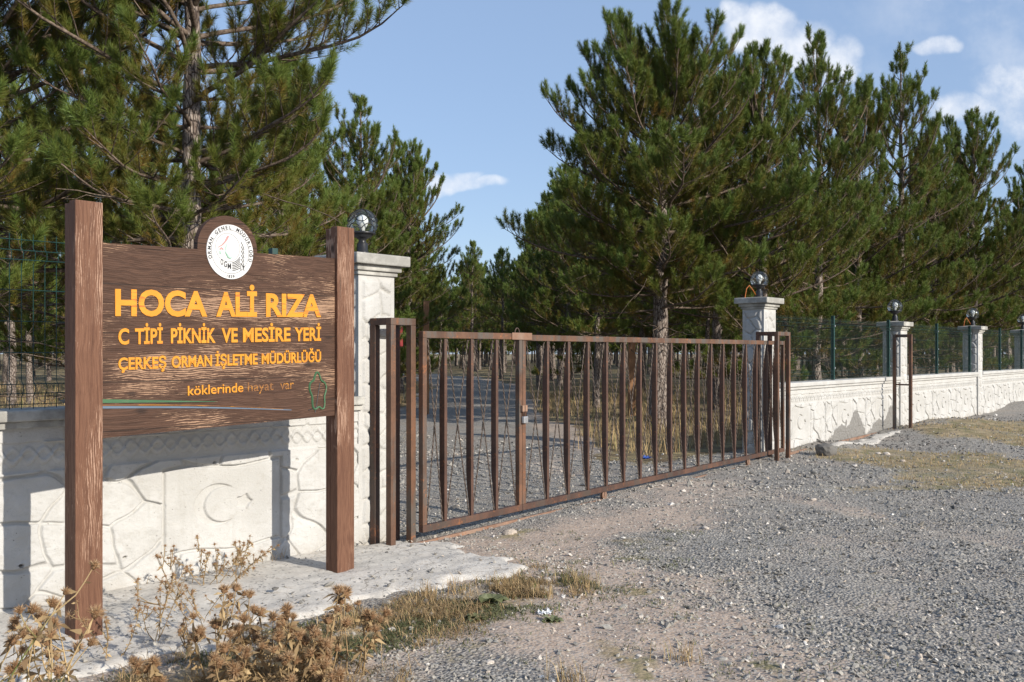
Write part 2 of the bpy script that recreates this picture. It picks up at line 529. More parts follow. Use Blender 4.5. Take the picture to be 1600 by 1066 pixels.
M_LITTER = plain('white_plastic_film', (0.66, 0.67, 0.68), 0.4, 0, 0.06)
M_GROUND = mat_ground()
M_SPILL = mat_concrete_spill()
M_STONE = mat_tint('crushed_stone', [(0.0, (0.125, 0.118, 0.110)), (0.42, (0.27, 0.258, 0.236)), (0.72, (0.405, 0.375, 0.325)), (0.90, (0.47, 0.39, 0.315)), (1.0, (0.70, 0.67, 0.62))], 0.9, 0.2, 0.4)
M_BARK = mat_bark()
M_BRANCH = mat_branch()
M_NEEDLE = mat_tint('pine_needles', [(0.0, (0.23, 0.135, 0.030)), (0.25, (0.150, 0.130, 0.024)), (0.55, (0.120, 0.144, 0.024)), (1.0, (0.120, 0.182, 0.038))], 0.55, 0.3, trans=0.16)  # brown old to fresh green needles; tip colour also brightened as painted sun highlight
M_DRY = mat_tint('dry_straw', [(0.0, (0.20, 0.13, 0.07)), (0.5, (0.39, 0.275, 0.145)), (0.85, (0.58, 0.43, 0.23)), (1.0, (0.20, 0.22, 0.07))], 0.8, 0.2, trans=0.25)
M_GREEN = mat_tint('weed_green', [(0.0, (0.085, 0.085, 0.04)), (0.5, (0.135, 0.15, 0.065)), (1.0, (0.22, 0.235, 0.14))], 0.7, 0.2, trans=0.25)
M_BUR = mat_tint('dry_flower_head', [(0.0, (0.14, 0.075, 0.04)), (0.5, (0.36, 0.215, 0.11)), (1.0, (0.58, 0.44, 0.28))], 0.8, 0.2, trans=0.2)


def mat_glass():
    m, n = material('clear_lamp_glass')
    gl = n('BsdfGlossy', None, Color=(1, 1, 1), Roughness=0.03)
    tr = n('BsdfTransparent', None, Color=(0.86, 0.88, 0.88))
    f = n('Fresnel', None, IOR=1.5)
    mx = n('MixShader', None, i0=n.math('MULTIPLY_ADD', f.outputs[0], 0.75, 0.01), i1=tr.outputs[0], i2=gl.outputs[0])
    n('OutputMaterial', None, Surface=mx.outputs[0])
    return m


M_GLASS = mat_glass()
M_BULB = plain('white_bulb_glass', (0.78, 0.78, 0.76), 0.25, 0, 0.03)

# ---------------------------------------------------------------- layout of the place
D_GATE = Vector((0.5976, 0.8018, 0)).normalized()     # along the gate
N_GATE = Vector((0.8018, -0.5976, 0)).normalized()    # towards the forecourt
G0 = Vector((-0.80, 8.0, 0))
A_GATE = math.atan2(D_GATE.y, D_GATE.x)
D_R = Vector((0.643, 0.766, 0)).normalized()
W_R = Vector((4.61, 15.69, 0))
A_R = math.atan2(D_R.y, D_R.x)
D_L = Vector((0.688, 0.726, 0)).normalized()
W_L = Vector((-1.51, 7.69, 0))
A_L = math.atan2(D_L.y, D_L.x)
D_S = Vector((0.6254, 0.7803, 0)).normalized()
A_S = math.atan2(D_S.y, D_S.x)
P_S = Vector((-2.436, 5.357, 0))

# ---------------------------------------------------------------- ground
def seg_dist(X, Y, pts):
    best = np.full(X.shape, 1e9)
    for (ax, ay), (bx, by) in zip(pts, pts[1:]):
        dx, dy = bx - ax, by - ay
        t = np.clip(((X - ax) * dx + (Y - ay) * dy) / (dx * dx + dy * dy), 0, 1)
        best = np.minimum(best, np.hypot(X - ax - t * dx, Y - ay - t * dy))
    return best


ROAD = [(1.5, 9.5), (-0.6, 14), (-1.25, 25), (-1.7, 46), (-4.5, 62), (-14, 80), (-35, 100)]


def behind_gate(X, Y):
    """signed metres behind the line of the gate and the walls"""
    ny = np.array([-D_GATE.y, D_GATE.x])
    return (X - G0.x) * ny[0] + (Y - G0.y) * ny[1]


def masks(X, Y):
    nz = fbm(X * 0.9, Y * 0.9, 5, 4) - 0.5
    nf = fbm(X * 3.1, Y * 3.1, 9, 3) - 0.5
    bg_ = behind_gate(X, Y)
    # pinkish earth along the gate and in the lower middle
    d1 = seg_dist(X, Y, [(-0.5, 7.5), (1.2, 9.2), (3.9, 13.1)])
    dirt = sstep(d1 + nz * 1.8 + nf * 0.7, 1.15, 0.0) * sstep(X, 4.6, 0.8) * 0.95
    d2 = seg_dist(X, Y, [(0.35, 7.3), (0.55, 6.1), (0.75, 5.3), (0.7, 4.4), (1.2, 3.5)])
    dirt = np.maximum(dirt, sstep(d2 + nz * 2.0 + nf * 0.9, 1.35, 0.1) * 0.92)
    d3 = seg_dist(X, Y, [(-3.2, 4.6), (-1.2, 5.0), (0.0, 5.9)])
    dirt = np.maximum(dirt, sstep(d3 + nz * 1.4 + nf * 0.6, 1.0, 0.1) * 0.7)
    # thin turf on the right and along the far wall, weeds by the apron
    g = sstep(np.hypot((X - 6.4) / 1.9, (Y - 13.6) / 2.6) + nz * 1.1, 1.05, 0.6)
    g = np.maximum(g, sstep(np.hypot((X - 10.2) / 2.9, (Y - 18.5) / 3.6) + nz * 1.0, 1.05, 0.6))
    g = np.maximum(g, sstep(seg_dist(X, Y, [(3.6, 11.2), (6.0, 11.8), (9, 13)]) + nz * 1.2, 0.55, 0.1) * 0.8)
    g = np.maximum(g, sstep(seg_dist(X, Y, [(-1.6, 4.9), (-0.6, 5.7), (0.0, 6.6)]) + nz * 0.7, 0.42, 0.1) * 0.85)
    g = np.maximum(g, sstep(X, 13, 17) * 0.9)
    g = np.maximum(g, sstep(nf + nz * 0.7, 0.04, 0.24) * sstep(seg_dist(X, Y, [(0.3, 8.0), (0.4, 6.1), (0.9, 4.0)]), 1.3, 0.4) * 0.9)
    # forest floor behind the gate line
    rd = seg_dist(X, Y, ROAD)
    fl = sstep(bg_, 0.6, 1.4) * sstep(rd + nz * 1.2, 1.75, 2.4)
    near = sstep(Y + nz * 1.2 - X * 0.22, 13.4, 12.8) * sstep(X, 7.0, 5.5)
    fl = fl * (1 - near)
    dirt = np.maximum(dirt, fl * 0) * (1 - fl)
    # earth banks at the edges of the track
    eb = sstep(np.abs(rd - 2.0) + nz * 0.8, 0.6, 0.1) * sstep(bg_, 1.5, 3.0)
    dirt = np.maximum(dirt, eb * 0.7)
    rut = seg_dist(X, Y, [(6.5, 3.0), (3.6, 7.5), (2.2, 10.4), (1.2, 13.5)])
    dirt = np.maximum(dirt, 0.62 * np.exp(-((rut - 0.75 + nf * 0.5) / 0.30) ** 2) * sstep(nz, -0.22, 0.12) * (1 - fl))
    return g * (1 - fl), dirt, fl


def ground_z(X, Y):
    z = (fbm(X * 0.35, Y * 0.35, 2, 3) - 0.5) * 0.10 + (fbm(X * 2.2, Y * 2.2, 3, 4) - 0.5) * 0.045
    z = z * sstep(np.hypot(X, Y), 400, 40)
    rut = seg_dist(X, Y, [(6.5, 3.0), (3.6, 7.5), (2.2, 10.4), (1.2, 13.5)])
    z = z - 0.030 * (np.exp(-((rut - 0.75) / 0.22) ** 2)) * sstep(fbm(X * 0.8, Y * 0.8, 44, 2), 0.3, 0.6)
    z = z - 0.055 * np.exp(-(((X + 2.2) / 1.8) ** 2 + ((Y - 5.7) / 1.8) ** 2))
    # the ground falls a hand's breadth before the left wall, heaps of gravel by the far wall
    z = z + 0.17 * np.exp(-(((X - 8.2) / 1.15) ** 2 + ((Y - 18.4) / 1.3) ** 2))
    z = z + 0.14 * np.exp(-(((X - 9.6) / 1.2) ** 2 + ((Y - 20.6) / 1.0) ** 2))
    z = z + 0.20 * np.exp(-(((X - 14.6) / 1.6) ** 2 + ((Y - 26.8) / 1.2) ** 2))
    z = z + 0.10 * np.exp(-(((X - 5.3) / 0.7) ** 2 + ((Y - 16.0) / 0.9) ** 2))
    return z


def axis(segs):
    out = []
    for a, b, s in segs:
        out.append(np.arange(a, b, s))
    return np.concatenate(out)


def geom(a, b, k):
    return a + (b - a) * (np.linspace(0, 1, k) ** 2.2)


xs = np.unique(np.concatenate([-geom(14, 480, 34), np.arange(-14, -4, 0.3), np.arange(-4, 6, 0.06), np.arange(6, 18, 0.16), geom(18, 480, 34)]))
ys = np.unique(np.concatenate([-geom(3, 60, 14), np.arange(-3, 3, 0.3), np.arange(3, 13, 0.06), np.arange(13, 30, 0.16), geom(30, 700, 50)]))
GX, GY = np.meshgrid(xs, ys)
GZ = ground_z(GX, GY)
g_, d_, f_ = masks(GX, GY)
nx, ny_ = len(xs), len(ys)
ii = np.arange(nx * ny_).reshape(ny_, nx)
quads = np.stack([ii[:-1, :-1], ii[:-1, 1:], ii[1:, 1:], ii[1:, :-1]], -1).reshape(-1, 4)
me = np_mesh('ground', np.stack([GX, GY, GZ], -1).reshape(-1, 3), [quads], M_GROUND, {'grass': g_.ravel(), 'dirt': d_.ravel(), 'litter': f_.ravel()}, True)
tag(link('ground', me), 'grey gravel forecourt with pinkish earth and thin turf', 'ground', kind='structure')

# spilled concrete apron in front of the left wall and round the sign posts
AP = [(-6.5, 1.6), (-6.5, 2.8), (-2.2, 7.6), (-0.95, 8.15), (-0.55, 8.05), (-0.15, 7.5), (0.12, 7.05), (-0.25, 6.75), (-0.80, 6.42), (-1.15, 6.0), (-1.5, 5.6), (-1.9, 5.05), (-2.5, 4.6), (-4, 3.4)]


def in_poly(X, Y, P):
    c = np.zeros(X.shape, bool)
    for (x1, y1), (x2, y2) in zip(P, P[1:] + P[:1]):
        if y1 == y2: continue
        hit = ((y1 > Y) != (y2 > Y)) & (X < (x2 - x1) * (Y - y1) / (y2 - y1) + x1)
        c ^= hit
    return c


def apron_sd(X, Y):
    d = seg_dist(X, Y, AP + AP[:1])
    return np.where(in_poly(X, Y, AP), d, -d)


ax = np.arange(-6.0, 0.6, 0.03); ay = np.arange(2.2, 8.6, 0.03)
AX, AY = np.meshgrid(ax, ay)
sd = apron_sd(AX, AY) + (fbm(AX * 3.5, AY * 3.5, 21, 5) - 0.5) * 0.60
az = ground_z(AX, AY) + sstep(sd, -0.05, 0.10) * 0.070 - 0.045 + (fbm(AX * 9, AY * 9, 8, 4) - 0.5) * 0.022 + sstep(sd, 0.0, 1.2) * 0.03
keep = sd > -0.12
ii = np.arange(AX.size).reshape(AX.shape)
kq = keep[:-1, :-1] & keep[:-1, 1:] & keep[1:, 1:] & keep[1:, :-1]
q = np.stack([ii[:-1, :-1], ii[:-1, 1:], ii[1:, 1:], ii[1:, :-1]], -1)[kq]
used = np.unique(q)
remap = np.full(AX.size, -1); remap[used] = np.arange(len(used))
me = np_mesh('concrete_apron', np.stack([AX, AY, az], -1).reshape(-1, 3)[used], [remap[q]], M_SPILL, None, True)
tag(link('concrete_apron', me), 'spilled pale concrete strip along the foot of the left wall', 'paving', kind='structure')


def ground_at(x, y):
    z = float(ground_z(np.array([x]), np.array([y]))[0])
    s = float(apron_sd(np.array([x]), np.array([y]))[0])
    return z + (0.06 if s > 0.2 else 0.0)


# ---------------------------------------------------------------- gravel: loose crushed stones
rng = np.random.default_rng(11)


def ico():
    p = (1 + 5 ** 0.5) / 2
    v = np.array([(-1, p, 0), (1, p, 0), (-1, -p, 0), (1, -p, 0), (0, -1, p), (0, 1, p), (0, -1, -p), (0, 1, -p), (p, 0, -1), (p, 0, 1), (-p, 0, -1), (-p, 0, 1)]) / 1.902
    f = np.array([(0, 11, 5), (0, 5, 1), (0, 1, 7), (0, 7, 10), (0, 10, 11), (1, 5, 9), (5, 11, 4), (11, 10, 2), (10, 7, 6), (7, 1, 8), (3, 9, 4), (3, 4, 2), (3, 2, 6), (3, 6, 8), (3, 8, 9), (4, 9, 5), (2, 4, 11), (6, 2, 10), (8, 6, 7), (9, 8, 1)])
    return v, f


OCT = (np.array([(1, 0, 0), (-1, 0, 0), (0, 1, 0), (0, -1, 0), (0, 0, 1), (0, 0, -1.0)]), np.array([(0, 2, 4), (2, 1, 4), (1, 3, 4), (3, 0, 4), (2, 0, 5), (1, 2, 5), (3, 1, 5), (0, 3, 5)]))


def stones(P, R, base, tint, rng, squash=0.65):
    v, f = base
    N = len(P)
    jit = v[None] * (1 + rng.uniform(-0.35, 0.35, (N, len(v), 1))) + rng.normal(0, 0.12, (N, len(v), 3))
    sc = rng.uniform(0.65, 1.25, (N, 1, 3)); sc[..., 2] *= squash
    a = rng.uniform(0, 2 * PI, N)
    ca, sa = np.cos(a)[:, None], np.sin(a)[:, None]
    w = jit * sc * R[:, None, None]
    tl = rng.normal(0, 0.35, (N, 2))
    w[..., 2] += w[..., 0] * tl[:, :1] + w[..., 1] * tl[:, 1:]
    x = w[..., 0] * ca - w[..., 1] * sa; y = w[..., 0] * sa + w[..., 1] * ca
    V = np.stack([x + P[:, :1], y + P[:, 1:2], w[..., 2] + P[:, 2:3]], -1).reshape(-1, 3)
    F = (f[None] + (np.arange(N) * len(v))[:, None, None]).reshape(-1, 3)
    return V, F, np.repeat(tint, len(v))


def scatter_gravel():
    V, F, T = [], [], []
    off = 0
    for (ya, yb, cnt, base, r0, r1) in ((3.0, 7.0, 52000, ico(), 0.005, 0.0145), (7.0, 11.0, 44000, OCT, 0.007, 0.017), (11.0, 24.0, 46000, OCT, 0.011, 0.026)):
        Y = rng.uniform(ya ** 0.35, yb ** 0.35, cnt) ** (1 / 0.35)
        X = rng.uniform(-0.70, 0.66, cnt) * Y
        g, d, f = masks(X, Y)
        ap = apron_sd(X, Y)
        cl = fbm(X * 1.3, Y * 1.3, 33, 3)
        p = (1 - 0.72 * d) * (1 - 0.7 * g) * (1 - 0.97 * f) * (0.35 + 0.9 * sstep(cl, 0.3, 0.6))
        p = p * np.where(ap > -0.05, 0.10 * sstep(ap, 0.9, 0.0) + 0.035, 1.0)
        onap = ap > 0.1
        # nothing inside walls or pillars
        dR = (X - W_R.x) * D_R.y - (Y - W_R.y) * D_R.x
        tR = (X - W_R.x) * D_R.x + (Y - W_R.y) * D_R.y
        p = np.where((dR < 0.02) & (tR > -1.2), 0, p)
        tL = (X - W_L.x) * D_L.x + (Y - W_L.y) * D_L.y
        dL = (X - W_L.x) * D_L.y - (Y - W_L.y) * D_L.x
        p = np.where((dL < 0.02) & (tL < 0.8), 0, p)
        k = rng.random(cnt) < p
        X, Y, d, onap = X[k], Y[k], d[k], onap[k]
        R = r0 + (r1 - r0) * rng.random(len(X)) ** 2.6 * 1.35
        big = rng.random(len(X)) < 0.012
        R = np.where(big, R * 2.0, R)
        tn = np.clip(rng.normal(0.45, 0.20, len(X)) + (d - 0.2) * 0.22, 0, 1)
        dRk = (X - W_R.x) * D_R.y - (Y - W_R.y) * D_R.x; tRk = (X - W_R.x) * D_R.x + (Y - W_R.y) * D_R.y
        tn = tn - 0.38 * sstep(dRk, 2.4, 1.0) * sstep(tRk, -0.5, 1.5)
        tn = np.clip(tn, 0, 1)
        tn = np.where(rng.random(len(X)) < 0.035, 0.93 + 0.07 * rng.random(len(X)), np.minimum(tn, 0.95))
        Z = ground_z(X, Y) + R * rng.uniform(-0.15, 0.4, len(X)) + np.where(onap, 0.035, 0)
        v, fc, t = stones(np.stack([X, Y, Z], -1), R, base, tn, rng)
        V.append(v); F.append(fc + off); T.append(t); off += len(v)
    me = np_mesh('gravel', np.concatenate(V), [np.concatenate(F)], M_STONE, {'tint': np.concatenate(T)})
    tag(link('gravel', me), 'loose grey crushed stones strewn over the forecourt', 'gravel', kind='stuff')


scatter_gravel()

# ---------------------------------------------------------------- walls: cast panels with stone and flag relief
PW, PH = 2.0, 1.16


def cells(x, z, s, seed, ar=1.0):
    """distance to joints of rough rubble stones; returns F2-F1 and an id value"""
    wx = x + (fbm(x * 4, z * 4, seed + 3, 2) - 0.5) * 0.16
    wz = z + (fbm(x * 4 + 9, z * 4 + 5, seed + 7, 2) - 0.5) * 0.10
    u = wx / s / ar; v = wz / s
    ui = np.floor(u); vi = np.floor(v)
    f1 = np.full(x.shape, 9.0); f2 = np.full(x.shape, 9.0); idv = np.zeros(x.shape)
    r = np.random.default_rng(seed)
    jx = r.uniform(0.12, 0.88, (64, 64)); jz = r.uniform(0.12, 0.88, (64, 64))
    for dx in (-1, 0, 1):
        for dz in (-1, 0, 1):
            a = (ui + dx).astype(int) % 64; b = (vi + dz).astype(int) % 64
            px_ = ui + dx + jx[a, b]; pz_ = vi + dz + jz[a, b]
            d = np.hypot((u - px_) * ar, v - pz_)
            m = d < f1
            f2 = np.where(m, f1, np.minimum(f2, d))
            idv = np.where(m, (a * 7 + b * 13) % 17 / 17, idv)
            f1 = np.where(m, d, f1)
    return (f2 - f1) * s, idv


def star_poly(cx, cz, r, rot):
    return [(cx + (r if k % 2 == 0 else r * 0.39) * math.cos(rot + k * PI / 5), cz + (r if k % 2 == 0 else r * 0.39) * math.sin(rot + k * PI / 5)) for k in range(10)]


def relief_panel(seed):
    x = np.linspace(0, PW, 400); z = np.linspace(0, PH, 232)
    X, Z = np.meshgrid(x, z)
    j, idv = cells(X, Z, 0.27, seed, 1.15)
    h = sstep(j, 0.006, 0.026) * (0.019 + 0.010 * idv) + (fbm(X * 9, Z * 9, seed, 4) - 0.5) * 0.010
    h = h + (fbm(X * 24, Z * 24, seed + 4, 3) - 0.5) * 0.009 + (fbm(X * 5, Z * 5, seed + 9, 3) - 0.5) * 0.014
    # frieze of twisted rope under the coping
    zf = 0.985
    band = sstep(np.abs(Z - zf), 0.085, 0.075)
    k = 2 * PI / 0.16
    s1 = np.abs(Z - zf - 0.042 * np.sin(k * X)); s2 = np.abs(Z - zf + 0.042 * np.sin(k * X)); s3 = np.hypot(((X + 0.04) % 0.08 - 0.04), Z - zf)
    rope = 0.012 * sstep(s1, 0.026, 0.008) + 0.008 * sstep(s2, 0.026, 0.008) + 0.004 * sstep(s3, 0.014, 0.004)
    h = h * (1 - band) + band * (0.004 + rope)
    h = np.where(Z > zf + 0.085, 0.012, h)
    h = np.where((Z > zf - 0.105) & (Z <= zf - 0.078), 0.002, h)
    # flag: a flat cloth with waving upper and lower edge
    fx0, fx1 = 0.565, 1.34
    zt = 0.80 + 0.016 * np.sin((X - fx0) * 2 * PI / 0.62); zb = 0.215 + 0.018 * np.sin((X - fx0) * 2 * PI / 0.62)
    inx = np.minimum(X - fx0, fx1 - X); inz = np.minimum(zt - Z, Z - zb)
    ins = np.minimum(inx, inz)
    fm = sstep(ins, -0.006, 0.006)
    groove = sstep(ins, -0.026, -0.018) * (1 - fm)
    h = h * (1 - groove) * (1 - fm) + fm * (0.021 + (fbm(X * 6, Z * 6, 3, 3) - 0.5) * 0.003)
    cx, cz = 0.90, 0.525
    r1 = np.hypot((X - cx), Z - cz); r2 = np.hypot(X - cx - 0.045, Z - cz)
    lune = np.minimum(0.155 - r1, r2 - 0.126)
    h = h - fm * 0.020 * sstep(lune, -0.002, 0.005)
    ang = np.arctan2(Z - cz, X - (cx + 0.185)); rr = np.hypot(X - (cx + 0.185), Z - cz)
    a5 = (ang - PI + 2 * PI / 10) % (2 * PI / 5) - PI / 5
    edge = 0.028 / np.maximum(np.cos(np.abs(a5) - 0.0 + 0.62), 0.18)
    edge = np.where(True, 0.072 * 0.39 * np.sin(PI / 5 + 0.75) / np.maximum(np.sin(0.75 + (PI / 5 - np.abs(a5))), 0.2), edge)
    star = edge * 1.6 - rr
    h = h - fm * 0.022 * sstep(star, -0.001, 0.005)
    # cast joint at the panel edges and a few tie holes
    eg = np.minimum(X, PW - X)
    h = h * sstep(eg, 0.004, 0.022)
    for (hx, hz) in ((0.16, 0.74), (0.86, 0.835), (1.45, 0.80), (0.87, 0.07), (1.74, 0.30), (0.30, 0.25)):
        hx += (seed % 5 - 2) * 0.02
        h = np.where(np.hypot(X - hx, Z - hz) < 0.011, -0.05, h)
    return X, Z, h


def grid_quads(nx, nz, base=0):
    ii = np.arange(nx * nz).reshape(nz, nx) + base
    return np.stack([ii[:-1, :-1], ii[:-1, 1:], ii[1:, 1:], ii[1:, :-1]], -1).reshape(-1, 4)


def panel_mesh(seed, mortar=False):
    X, Z, h = relief_panel(seed)
    at = None
    if mortar:
        hm = 0.50 * np.exp(-((X - 1.55) / 0.34) ** 2) + 0.30 * np.exp(-((X - 0.75) / 0.45) ** 2) + 0.12
        mk = sstep(hm - Z + (fbm(X * 7, Z * 7, 77, 4) - 0.5) * 0.35, 0.0, 0.05)
        h = h * (1 - 0.75 * mk) + mk * (0.018 + (fbm(X * 20, Z * 20, 5, 3) - 0.5) * 0.02)
    nz, nx = X.shape
    V = np.stack([X, -h, Z], -1).reshape(-1, 3)
    polys = [grid_quads(nx, nz)]
    b = len(V)
    # body behind the relief
    bx = np.array([(0, 0.03, 0), (PW, 0.03, 0), (PW, 0.20, 0), (0, 0.20, 0), (0, 0.03, PH), (PW, 0.03, PH), (PW, 0.20, PH), (0, 0.20, PH)], float)
    V = np.concatenate([V, bx])
    polys.append(np.array([(0, 3, 2, 1), (4, 5, 6, 7), (1, 2, 6, 5), (2, 3, 7, 6), (3, 0, 4, 7)]) + b)
    attrs = {}
    if mortar:
        attrs['mortar'] = np.concatenate([mk.ravel(), np.zeros(8)])
    me = np_mesh('wall_panel', V, polys, M_WALLM if mortar else M_WALL, attrs, True)
    sm = np.ones(len(me.polygons), bool); sm[-5:] = False
    me.polygons.foreach_set('use_smooth', sm)
    return me


PANELS = [panel_mesh(3), panel_mesh(8)]
PANEL_MORTAR = panel_mesh(8, True)


def wall_bay(origin, d, ang, t0, t1, npan, label, zb=0.0, mortar_at=None, rubble=False, sc_z=1.0, flip=0):
    L = t1 - t0
    o = thing('stone_relief_wall', label, 'wall', origin + d * t0 + Vector((0, 0, zb)), ang, 'white relief wall bays')
    w = L / npan
    for i in range(npan):
        me = PANEL_MORTAR if mortar_at is not None and i in mortar_at else PANELS[(i + flip) % 2]
        link('wall_panel', me, o, (i * w, 0, -0.02), None, (w / PW, 1, sc_z))
    zt = PH * sc_z - 0.02
    m = MB()
    m.box(0.0, L, -0.045, 0.245, zt, zt + 0.045, 0.006)
    m.box(0.0, L, -0.075, 0.275, zt + 0.0455, zt + 0.115, 0.012)
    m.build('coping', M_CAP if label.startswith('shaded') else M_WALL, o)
    return o, zt + 0.115 + zb


def pillar_mesh(w, d, H, seed):
    polys, Vs = [], []
    base = 0
    nz = int(H / 0.0125)
    for side in range(4):
        ln = w if side % 2 == 0 else d
        nxx = int(ln / 0.0105)
        X, Z = np.meshgrid(np.linspace(0, ln, nxx), np.linspace(-0.1, H, nz))
        j, idv = cells(X + side * 3.3, Z, 0.19, seed, 1.0)
        h = sstep(j, 0.003, 0.032) * (0.021 + 0.010 * idv) + (fbm(X * 10 + side, Z * 10, seed, 4) - 0.5) * 0.009
        eg = np.minimum(X, ln - X)
        mk = sstep(eg, 0.038, 0.058) * sstep(H - Z, 0.03, 0.05)
        h = h * mk - 0.008 * mk + (1 - mk) * 0.0
        if side == 0: V = np.stack([X, -h, Z], -1)
        elif side == 1: V = np.stack([w + h, X, Z], -1)
        elif side == 2: V = np.stack([w - X, d + h, Z], -1)
        else: V = np.stack([-h, d - X, Z], -1)
        Vs.append(V.reshape(-1, 3))
        polys.append(grid_quads(nxx, nz, base))
        base += nxx * nz
    return np_mesh('shaft', np.concatenate(Vs), polys, M_WALL, None, True)


def pillar(loc, ang, H, label, seed, group='white pillars along the wall', w=0.40, d=0.36):
    o = thing('wall_pillar', label, 'pillar', loc, ang, group)
    link('shaft', pillar_mesh(w, d, H - 0.20, seed), o)
    m = MB()
    z = H - 0.20
    m.box(-0.022, w + 0.022, -0.022, d + 0.022, z, z + 0.035, 0.008)
    m.box(-0.048, w + 0.048, -0.048, d + 0.048, z + 0.0354, z + 0.085, 0.012)
    m.box(-0.10, w + 0.10, -0.10, d + 0.10, z + 0.0855, z + 0.175, 0.012)
    # shallow pyramid on top
    a = [m.bm.verts.new(p) for p in ((-0.09, -0.09, z + 0.1755), (w + 0.09, -0.09, z + 0.1755), (w + 0.09, d + 0.09, z + 0.1755), (-0.09, d + 0.09, z + 0.1755))]
    t = m.bm.verts.new((w / 2, d / 2, z + 0.20))
    for i in range(4): m.bm.faces.new((a[i], a[(i + 1) % 4], t))
    m.build('cap', M_CAP, o)
    return o


def globe_lamp(loc, label, sc=1.0, cable=False):
    o = thing('globe_lamp', label, 'lamp', loc, 0.6, 'globe lamps on the pillars')
    o.scale = (sc, sc, sc)
    m = MB()
    m.lathe([(0.060, 0), (0.062, 0.012), (0.048, 0.022), (0.048, 0.085), (0.034, 0.10), (0.030, 0.12), (0.05, 0.135), (0.088, 0.155), (0.094, 0.185), (0.0, 0.186)][:-1], 20)
    m.build('stem', M_BLK, o, True)
    R = 0.128
    cz = 0.255
    m = MB()
    m.lathe([(R * math.cos(a), cz + R * math.sin(a)) for a in np.linspace(-0.62, 1.555, 18)], 28)
    m.build('globe', M_GLASS, o, True)
    m = MB()
    m.lathe([(0.02, 0.185), (0.024, 0.22), (0.045, 0.25), (0.052, 0.285), (0.045, 0.315), (0.02, 0.335), (0.004, 0.34)], 16)
    m.build('bulb', M_BULB, o, True)
    # cage: petals of bars above and below
    m = MB()
    Rc = R + 0.004

    def sp(lon, lat): return (Rc * math.cos(lat) * math.cos(lon), Rc * math.cos(lat) * math.sin(lon), cz + Rc * math.sin(lat))
    for k in range(6):
        l0 = k * PI / 3
        up, lo = [], []
        for i in range(13):
            s = -1 + 2 * i / 12
            up.append(sp(l0 + s * PI / 6, 0.12 + (1.42 - 0.12) * abs(s) ** 0.01 * 0 + 0.12 * 0 + 0.42 * s * s * 0 + (0.0 if abs(s) < 1 else 0) + 0.35 * abs(s) ** 2.2))
            lo.append(sp(l0 + PI / 6 + s * PI / 6, -0.02 - 0.36 * abs(s) ** 2.2))
        m.tube(up, 0.0042, 5)
        m.tube(lo, 0.0042, 5)
        m.tube([sp(l0 + PI / 6, a) for a in np.linspace(0.44, 1.53, 8)], 0.0042, 5)
        m.tube([sp(l0, a) for a in np.linspace(-0.36, -0.66, 4)], 0.0055, 5)
    m.tube([sp(a, -0.62) for a in np.linspace(0, 2 * PI, 24, endpoint=False)], 0.010, 5, True)
    m.build('cage', M_BLK, o, True)
    if cable:
        m = MB()
        pts = [(-0.05, 0.02, 0.03), (-0.10, 0.03, 0.10), (-0.17, 0.04, 0.17), (-0.22, 0.05, 0.12), (-0.24, 0.06, 0.0), (-0.25, 0.06, -0.12)]
        m.tube(pts, 0.006, 5)
        m.build('cable', M_ORANGE, o, True)
    return o


# pillars
cx = W_L + D_L * 0.0
P1 = Vector((-1.267, 7.92, 0))
pillar(P1, A_R, 2.44, 'tall white stone-textured pillar right behind the signboard', 5, 'gate pillars')
P2 = Vector((3.90, 14.86, 0))
pillar(P2, A_R, 2.47, 'tall white pillar at the right end of the gate', 12, 'gate pillars', 0.42)


def atR(t, back=0.0): return W_R + D_R * t + Vector((-D_R.y, D_R.x, 0)) * back


def atL(t, back=0.0): return W_L + D_L * t + Vector((-D_L.y, D_L.x, 0)) * back


pillar(atR(5.08, -0.05), A_R, 2.24, 'white wall pillar beside the brown steel guide frame past the gate', 14)
pillar(atR(10.90, -0.05), A_R, 2.27, 'white wall pillar second from the right edge of the photo', 17)
pillar(atR(16.30, -0.05), A_R, 2.27, 'white wall pillar at the right edge of the photo', 19)


def pc(base, w=0.40, d=0.36): return base + D_R * (w / 2) + Vector((-D_R.y, D_R.x, 0)) * (d / 2)


globe_lamp(pc(P1) + Vector((0, 0, 2.436)), 'black caged globe lamp on the pillar behind the signboard', 0.98)
globe_lamp(pc(P2, 0.42) + Vector((0, 0, 2.466)), 'black caged globe lamp on the pillar at the gate\'s right end', 1.05, True)
globe_lamp(pc(atR(5.08, -0.05)) + Vector((0, 0, 2.236)), 'black globe lamp on the wall pillar beside the brown guide frame', 1.15)
globe_lamp(pc(atR(10.90, -0.05)) + Vector((0, 0, 2.266)), 'black globe lamp with a loop of orange cable on a far wall pillar', 1.15, True)
globe_lamp(pc(atR(16.30, -0.05)) + Vector((0, 0, 2.266)), 'black globe lamp on the pillar at the right edge of the photo', 1.15)

# walls
_, ztR = wall_bay(W_R, D_R, A_R, -0.66, 5.08, 3, 'white relief wall between the gate and the brown guide frame, grey mortar at its foot', 0.0, (1, 2), sc_z=0.865)
wall_bay(W_R, D_R, A_R, 5.48, 10.90, 3, 'white relief wall just right of the brown guide frame', 0.0, None, sc_z=0.865)
wall_bay(W_R, D_R, A_R, 11.30, 16.30, 3, 'white relief wall running to the right edge of the photo', 0.0, None, sc_z=0.865, flip=1)
_, ztL = wall_bay(W_L, D_L, A_L, -6.75, 0.36, 3, 'shaded white relief wall with a crescent flag behind the signboard', -0.02)

